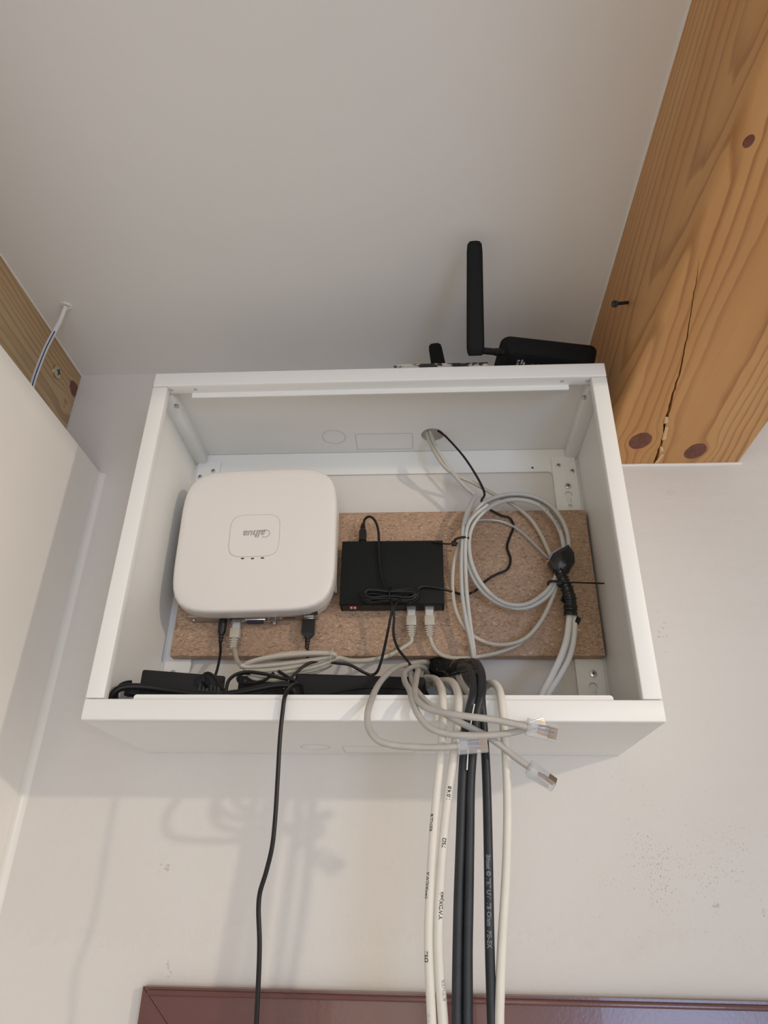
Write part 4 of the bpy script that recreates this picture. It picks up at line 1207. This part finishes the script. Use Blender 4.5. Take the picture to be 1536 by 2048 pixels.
# two thick black cables side by side, and one apart
B = {}
pts = [(0.0962, -0.0700, 0.0841), (0.1037, -0.1050, 0.0752), (0.1054, -0.1400, 0.0588), (0.1039, -0.1750, 0.0381), (0.1009, -0.1975, 0.0208), (0.0963, -0.2005, 0.0048), (0.0923, -0.2005, -0.0155), (0.0881, -0.2000, -0.0543), (0.0845, -0.2000, -0.1028), (0.0812, -0.2000, -0.1479), (0.0792, -0.2000, -0.1830), (0.0779, -0.2000, -0.2097), (0.0770, -0.2000, -0.2352), (0.0795, -0.200, -0.36), (0.0800, -0.200, -0.60)]
B[0] = cable('coaxial_cable', 'left one of the two thick black cables hanging side by side', 'cable', pts, 0.0042, 'coax_black', seg=14, parts=True)
pts = [(0.0992, -0.0700, 0.0876), (0.1100, -0.1050, 0.0808), (0.1133, -0.1400, 0.0630), (0.1119, -0.1750, 0.0401), (0.1085, -0.1965, 0.0211), (0.1038, -0.1995, 0.0051), (0.1001, -0.1995, -0.0153), (0.0952, -0.1995, -0.0542), (0.0922, -0.1995, -0.1027), (0.0895, -0.1995, -0.1477), (0.0872, -0.1995, -0.1829), (0.0861, -0.1995, -0.2096), (0.0851, -0.1995, -0.2351), (0.0872, -0.1995, -0.36), (0.0872, -0.1995, -0.60)]
B[1] = cable('coaxial_cable', 'right one of the two thick black cables hanging side by side', 'cable', pts, 0.0043, 'coax_black', seg=14, parts=True)
pts = [(0.1081, -0.1000, 0.0689), (0.1135, -0.1450, 0.0522), (0.1113, -0.1780, 0.0339), (0.1094, -0.1890, 0.0206), (0.1097, -0.1905, 0.0001), (0.1101, -0.1910, -0.0270), (0.1099, -0.1930, -0.0532), (0.1084, -0.1950, -0.1022), (0.1066, -0.1960, -0.1475), (0.1054, -0.1970, -0.1758), (0.1046, -0.1970, -0.2095), (0.1043, -0.1970, -0.2350), (0.1060, -0.197, -0.36), (0.1070, -0.197, -0.60)]
B[2] = cable('coaxial_cable', 'single black cable with pale print hanging right of the black pair', 'cable', pts, 0.0040, 'coax_black', seg=14, parts=True)
for k in (0, 1):
    i0 = next(i for i, p in enumerate(B[k][1]) if p.z < 0.005)
# pale tape seam between the pair
pts = [(0.1014, -0.2060, 0.0113), (0.0979, -0.2068, -0.0034), (0.0949, -0.2068, -0.0211), (0.0921, -0.2055, -0.0466)]
sm = spline(pts)
MB().tube(sm, 0.0006, 6).build('pale_seam', 'print_white', B[0][0])

pts = [(0.078, 0.020, 0.080), (0.0547, -0.0060, 0.0874), (0.0629, -0.0600, 0.0753), (0.0692, -0.1200, 0.0557), (0.0721, -0.1700, 0.0334), (0.0726, -0.1945, 0.0168), (0.0721, -0.1985, -0.0017), (0.0685, -0.1985, -0.0372), (0.0648, -0.1985, -0.0668), (0.0610, -0.1985, -0.1030), (0.0578, -0.1985, -0.1409), (0.0561, -0.1985, -0.1732), (0.0562, -0.1985, -0.1937), (0.0571, -0.1985, -0.2136), (0.0579, -0.1985, -0.2359), (0.0585, -0.1985, -0.36), (0.0600, -0.1985, -0.60)]
W1 = cable('coaxial_cable', 'leftmost white coaxial cable, its print reading downwards', 'cable', pts, 0.0038, 'coax_white', seg=14, parts=True)
pts = [(0.085, 0.020, 0.078), (0.0694, -0.0100, 0.0827), (0.0775, -0.0700, 0.0691), (0.0849, -0.1250, 0.0528), (0.0877, -0.1720, 0.0315), (0.0877, -0.1945, 0.0159), (0.0860, -0.1985, -0.0016), (0.0813, -0.1985, -0.0328), (0.0759, -0.1985, -0.0626), (0.0711, -0.1985, -0.0950), (0.0668, -0.1985, -0.1334), (0.0642, -0.1985, -0.1730), (0.0645, -0.1985, -0.1969), (0.0656, -0.1985, -0.2166), (0.0667, -0.1985, -0.2357), (0.0680, -0.1985, -0.36), (0.0690, -0.1985, -0.60)]
W2 = cable('coaxial_cable', 'white coaxial cable beside the black pair, its print reading upwards', 'cable', pts, 0.0042, 'coax_white', seg=14, parts=True)
pts = [(0.1073, -0.1300, 0.0307), (0.1131, -0.1400, 0.0370), (0.1189, -0.1550, 0.0424), (0.1240, -0.1700, 0.0399), (0.1272, -0.1830, 0.0307), (0.1278, -0.1930, 0.0173), (0.1281, -0.1950, -0.0098), (0.1281, -0.1950, -0.0448), (0.1267, -0.1950, -0.0781), (0.1232, -0.1950, -0.1175), (0.1195, -0.1955, -0.1473), (0.1161, -0.1960, -0.1722), (0.1135, -0.1975, -0.1927), (0.1113, -0.1990, -0.2124), (0.1095, -0.1990, -0.2346), (0.1100, -0.199, -0.36), (0.1100, -0.199, -0.60)]
W3 = cable('coaxial_cable', 'plain white cable hanging right of all the others', 'cable', pts, 0.0038, 'coax_white', seg=14)
pts = [(0.100, 0.010, 0.090), (0.0964, -0.0120, 0.0920), (0.0967, -0.0700, 0.0680), (0.0991, -0.1200, 0.0462), (0.1035, -0.1500, 0.0285)]
cable('coaxial_cable', 'short stretch of white cable behind the bend of the black tape', 'cable', pts, 0.0036, 'coax_white', seg=12)

Z = lambda p: p[2]
text_cable('BITNER', 0.0044, W1[1], Z((0.0621, -0.2000, -0.0881)), 0.0038, 'print_black', W1[0], down=True, phi0=-0.85)
text_cable('YWDXpek', 0.0044, W1[1], Z((0.0579, -0.2000, -0.1380)), 0.0038, 'print_black', W1[0], down=True, phi0=-0.85)
text_cable('75Ω', 0.0044, W1[1], Z((0.0559, -0.2000, -0.1882)), 0.0038, 'print_black', W1[0], down=True, phi0=-0.65)
text_cable('1.0/4.8', 0.0044, W1[1], Z((0.0576, -0.2000, -0.2294)), 0.0038, 'print_faint', W1[0], down=True, phi0=-0.75)
text_cable('1.0/4.8', 0.0044, W2[1], Z((0.0758, -0.2000, -0.0656)), 0.0042, 'print_black', W2[0], down=False, phi0=0.10)
text_cable('75Ω', 0.0044, W2[1], Z((0.0700, -0.2000, -0.1045)), 0.0042, 'print_black', W2[0], down=False, phi0=0.20)
text_cable('YWDXpek', 0.0044, W2[1], Z((0.0659, -0.2000, -0.1535)), 0.0042, 'print_black', W2[0], down=False, phi0=0.40)
text_cable('BITNER', 0.0044, W2[1], Z((0.0650, -0.2000, -0.2087)), 0.0042, 'print_grey', W2[0], down=False, phi0=0.70)
text_cable('Bitsat © 757 UV  75 Ohm  PE-EK', 0.0050, B[2][1], Z((0.1067, -0.2000, -0.1475)), 0.0040, 'coax_grey_print', B[2][0], down=True, phi0=-0.15)

# grey network cables with clear plugs, dangling in front
def plug_at(path, up, root, s=1.25):
    d = (path[-1] - path[-4]).normalized()
    rj45_clear(path[-1] + d * 0.019 * s, d, up, root, s)
g1 = [(0.060, 0.020, 0.100), (0.0600, -0.0080, 0.1076), (0.0387, -0.0600, 0.0917), (0.0231, -0.1050, 0.0736), (0.0112, -0.1500, 0.0482), (0.0052, -0.1950, 0.0189), (0.0027, -0.2120, -0.0003), (0.0049, -0.2180, -0.0140), (0.0129, -0.2200, -0.0240), (0.0263, -0.2200, -0.0282), (0.0463, -0.2190, -0.0296), (0.0684, -0.2185, -0.0298), (0.0865, -0.2180, -0.0283)]
r, p = cable('plug_cable', 'grey network cable in the widest loop, its clear plug over the black cables', 'cable', g1, 0.0031, 'cable_dusty', seg=12, parts=True)
plug_at(p, (0.05, 0.85, 0.2), r)
g2 = [(0.064, 0.020, 0.092), (0.0561, -0.0100, 0.1001), (0.0418, -0.0700, 0.0847), (0.0337, -0.1100, 0.0672), (0.0354, -0.1500, 0.0467), (0.0412, -0.1850, 0.0286), (0.0445, -0.2070, 0.0123), (0.0500, -0.2160, -0.0019), (0.0598, -0.2200, -0.0133), (0.0739, -0.2210, -0.0182), (0.0929, -0.2210, -0.0199), (0.1150, -0.2200, -0.0191), (0.1331, -0.2170, -0.0163), (0.1477, -0.2130, -0.0115)]
r, p = cable('plug_cable', 'grey network cable sagging lower towards the right-hand clear plug', 'cable', g2, 0.0031, 'cable_dusty', seg=12, parts=True)
plug_at(p, (0, 1, 0.1), r, 0.9)
g3 = [(0.068, 0.020, 0.086), (0.0490, -0.0500, 0.0815), (0.0484, -0.1050, 0.0708), (0.0467, -0.1500, 0.0477), (0.0457, -0.1900, 0.0264), (0.0482, -0.2080, 0.0144), (0.0556, -0.2180, 0.0057), (0.0689, -0.2260, -0.0005), (0.0908, -0.2310, -0.0051), (0.1148, -0.2310, -0.0080), (0.1344, -0.2290, -0.0114), (0.1475, -0.2270, -0.0139)]
r, p = cable('plug_cable', 'grey network cable running right in front to the raised clear plug', 'cable', g3, 0.0031, 'cable_dusty', seg=12, parts=True)
plug_at(p, (0.1, 0.9, 0.3), r)
g4 = [(0.066, 0.020, 0.090), (0.0421, -0.0600, 0.0776), (0.0408, -0.1100, 0.0650), (0.0436, -0.1500, 0.0446), (0.0500, -0.1900, 0.0245), (0.0593, -0.2070, 0.0110), (0.0737, -0.2125, 0.0007), (0.0915, -0.2130, -0.0091), (0.1114, -0.2100, -0.0185), (0.1223, -0.2080, -0.0255), (0.1350, -0.2070, -0.0355), (0.1485, -0.2060, -0.0450)]
r, p = cable('plug_cable', 'grey network cable slanting down behind the white cable to the lowest plug', 'cable', g4, 0.0030, 'cable_dusty', seg=12, parts=True)
plug_at(p, (-0.55, 0.45, -0.45), r)

# crumbled plaster round the hole
b = MB()
random.seed(3)
for i in range(42):
    a = random.uniform(2.6, 4.4)
    rr = random.uniform(0.030, 0.052)
    p0 = Vector((0.085 + rr * 1.2 * math.cos(a), -0.0006, 0.088 + rr * 0.9 * math.sin(a)))
    s = random.uniform(0.001, 0.0028)
    M = Matrix.Translation(p0) @ Matrix.Rotation(random.random() * 6, 4, 'Y')
    b.add([(s, 0.0012, 0), (-s * 0.6, 0.0012, s * 0.9), (-s * 0.5, 0.0012, -s), (0, -s * 0.8, 0)], [(0, 1, 3), (1, 2, 3), (2, 0, 3), (0, 2, 1)], M)
o = tag(b.build('plaster_crumbs', 'crumb', None, smooth=False, loc=(0.06, 0, 0.08)), 'crumbled brown plaster edge left of the wall hole', 'plaster', kind='stuff')

# ------------------------------------------------------------------ on top of the cabinet
TZ = CH + 0.0003
fl = MB().box((0.0215, -0.178, TZ), (0.1400, -0.080, TZ + 0.0120), bevel=0.0008)
tag(fl.build('flat_box', 'mottled_print', None, loc=(0.08, -0.13, TZ)), 'thin black and white mottled box lying on top of the cabinet', 'box')

ro = thing('wifi_router', 'black router with two stub antennas propped on top of the cabinet', 'router', (0.215, -0.10, TZ))
fl_ = Vector((0.1625, -0.1750, 0.4690))
yaw = math.radians(10)
ex = Vector((math.cos(yaw), math.sin(yaw), -0.02)).normalized()
ey0 = Vector((-math.sin(yaw), math.cos(yaw), 0))
pitch = math.radians(-16)
ey = (ey0 * math.cos(pitch) + Vector((0, 0, math.sin(pitch)))).normalized()
ez = ex.cross(ey)
RM = Matrix(((ex.x, ey.x, ez.x, fl_.x), (ex.y, ey.y, ez.y, fl_.y), (ex.z, ey.z, ez.z, fl_.z), (0, 0, 0, 1)))
WR, DR = 0.130, 0.125
rings = []
for z_, inset, rad in ((0.0, 0.010, 0.010), (0.0012, 0.0075, 0.011), (0.012, 0.0035, 0.012), (0.0245, 0.0, 0.012), (0.0270, 0.0, 0.012), (0.0288, 0.0016, 0.011), (0.0296, 0.004, 0.010)):
    lp = rrect(WR / 2, DR / 2, WR - 2 * inset, DR - 2 * inset, rad, 6)
    rings.append([RM @ Vector((x, y, z_)) for x, y in lp])
MB().rings(rings).build('case', 'matte_black', ro, angle=40)
rings = []
lp = rrect(WR / 2, DR / 2, WR + 0.0006, DR + 0.0006, 0.0122, 6)
b = MB().rings([[RM @ Vector((x, y, z_)) for x, y in lp] for z_ in (0.0252, 0.0259)])
b.build('seam', 'black_plastic', ro)
b = MB()
for i in range(9):
    for j in range(3):
        b.box((0.040 + i * 0.0075, 0.020 + j * 0.008, -0.0004), (0.044 + i * 0.0075, 0.0255 + j * 0.008, 0.0003), RM)
b.build('bottom_vents', 'hole_dark', ro, smooth=False)
TM = RM @ Matrix(((0, 1, 0, 0.0225), (1, 0, 0, 0.0220), (0, 0, -1, -0.0004), (0, 0, 0, 1)))
text_on('R-N2', 0.0050, TM, 'print_white', ro, name='lettering')
MB().box((0.0300, 0.0195, -0.0006), (0.0315, 0.0235, -0.0002), RM).build('label_mark', 'print_white', ro, smooth=False)
MB().box((0.0262, 0.0160, -0.0006), (0.0286, 0.0225, -0.0002), RM).build('label_mark', 'print_grey', ro, smooth=False)
def antenna(base_local, elbow, tip, parent):
    s0 = RM @ Vector(base_local)
    e0 = Vector(elbow)
    hd = e0 - s0
    HL = hd.length
    MB().lathe([(-0.001, 0.0034), (0.0035, 0.0034), (0.0036, 0.0030), (0.006, 0.0030)], frame(s0, hd), 12).build('connector', 'gold', parent)
    MB().lathe([(0.004, 0.0050), (0.013, 0.0050), (0.0135, 0.0044), (HL, 0.0044)], frame(s0, hd), 14).build('hinge', 'black_plastic', parent)
    d = (Vector(tip) - e0).normalized()
    L_ = (Vector(tip) - e0).length
    up = Vector((0, -1, 0)) - ex * 0.0
    M = frame(e0 - d * 0.007, d, up)
    rings = []
    for a, wd, th in ((0.0, 0.0085, 0.0042), (0.004, 0.0105, 0.0055), (0.010, 0.0112, 0.0060), (0.020, 0.0112, 0.0058), (L_ * 0.6, 0.0104, 0.0050), (L_ * 0.95, 0.0098, 0.0046), (L_ + 0.003, 0.0090, 0.0040), (L_ + 0.0062, 0.0066, 0.0028), (L_ + 0.007, 0.0040, 0.0015)):
        rings.append([M @ Vector((a, wd * math.copysign(abs(math.cos(t)) ** 0.6, math.cos(t)), th * math.copysign(abs(math.sin(t)) ** 0.6, math.sin(t)))) for t in [2 * math.pi * i / 20 for i in range(20)]])
    MB().rings(rings).build('antenna', 'matte_black', parent, angle=60)
antenna((0.003, 0.016, 0.0120), (0.1250, -0.1780, 0.4622), (0.1239, -0.2580, 0.5670), ro)
antenna((0.003, 0.105, 0.0120), (0.0861, -0.0700, 0.4896), (0.0762, -0.0720, 0.5691), ro)
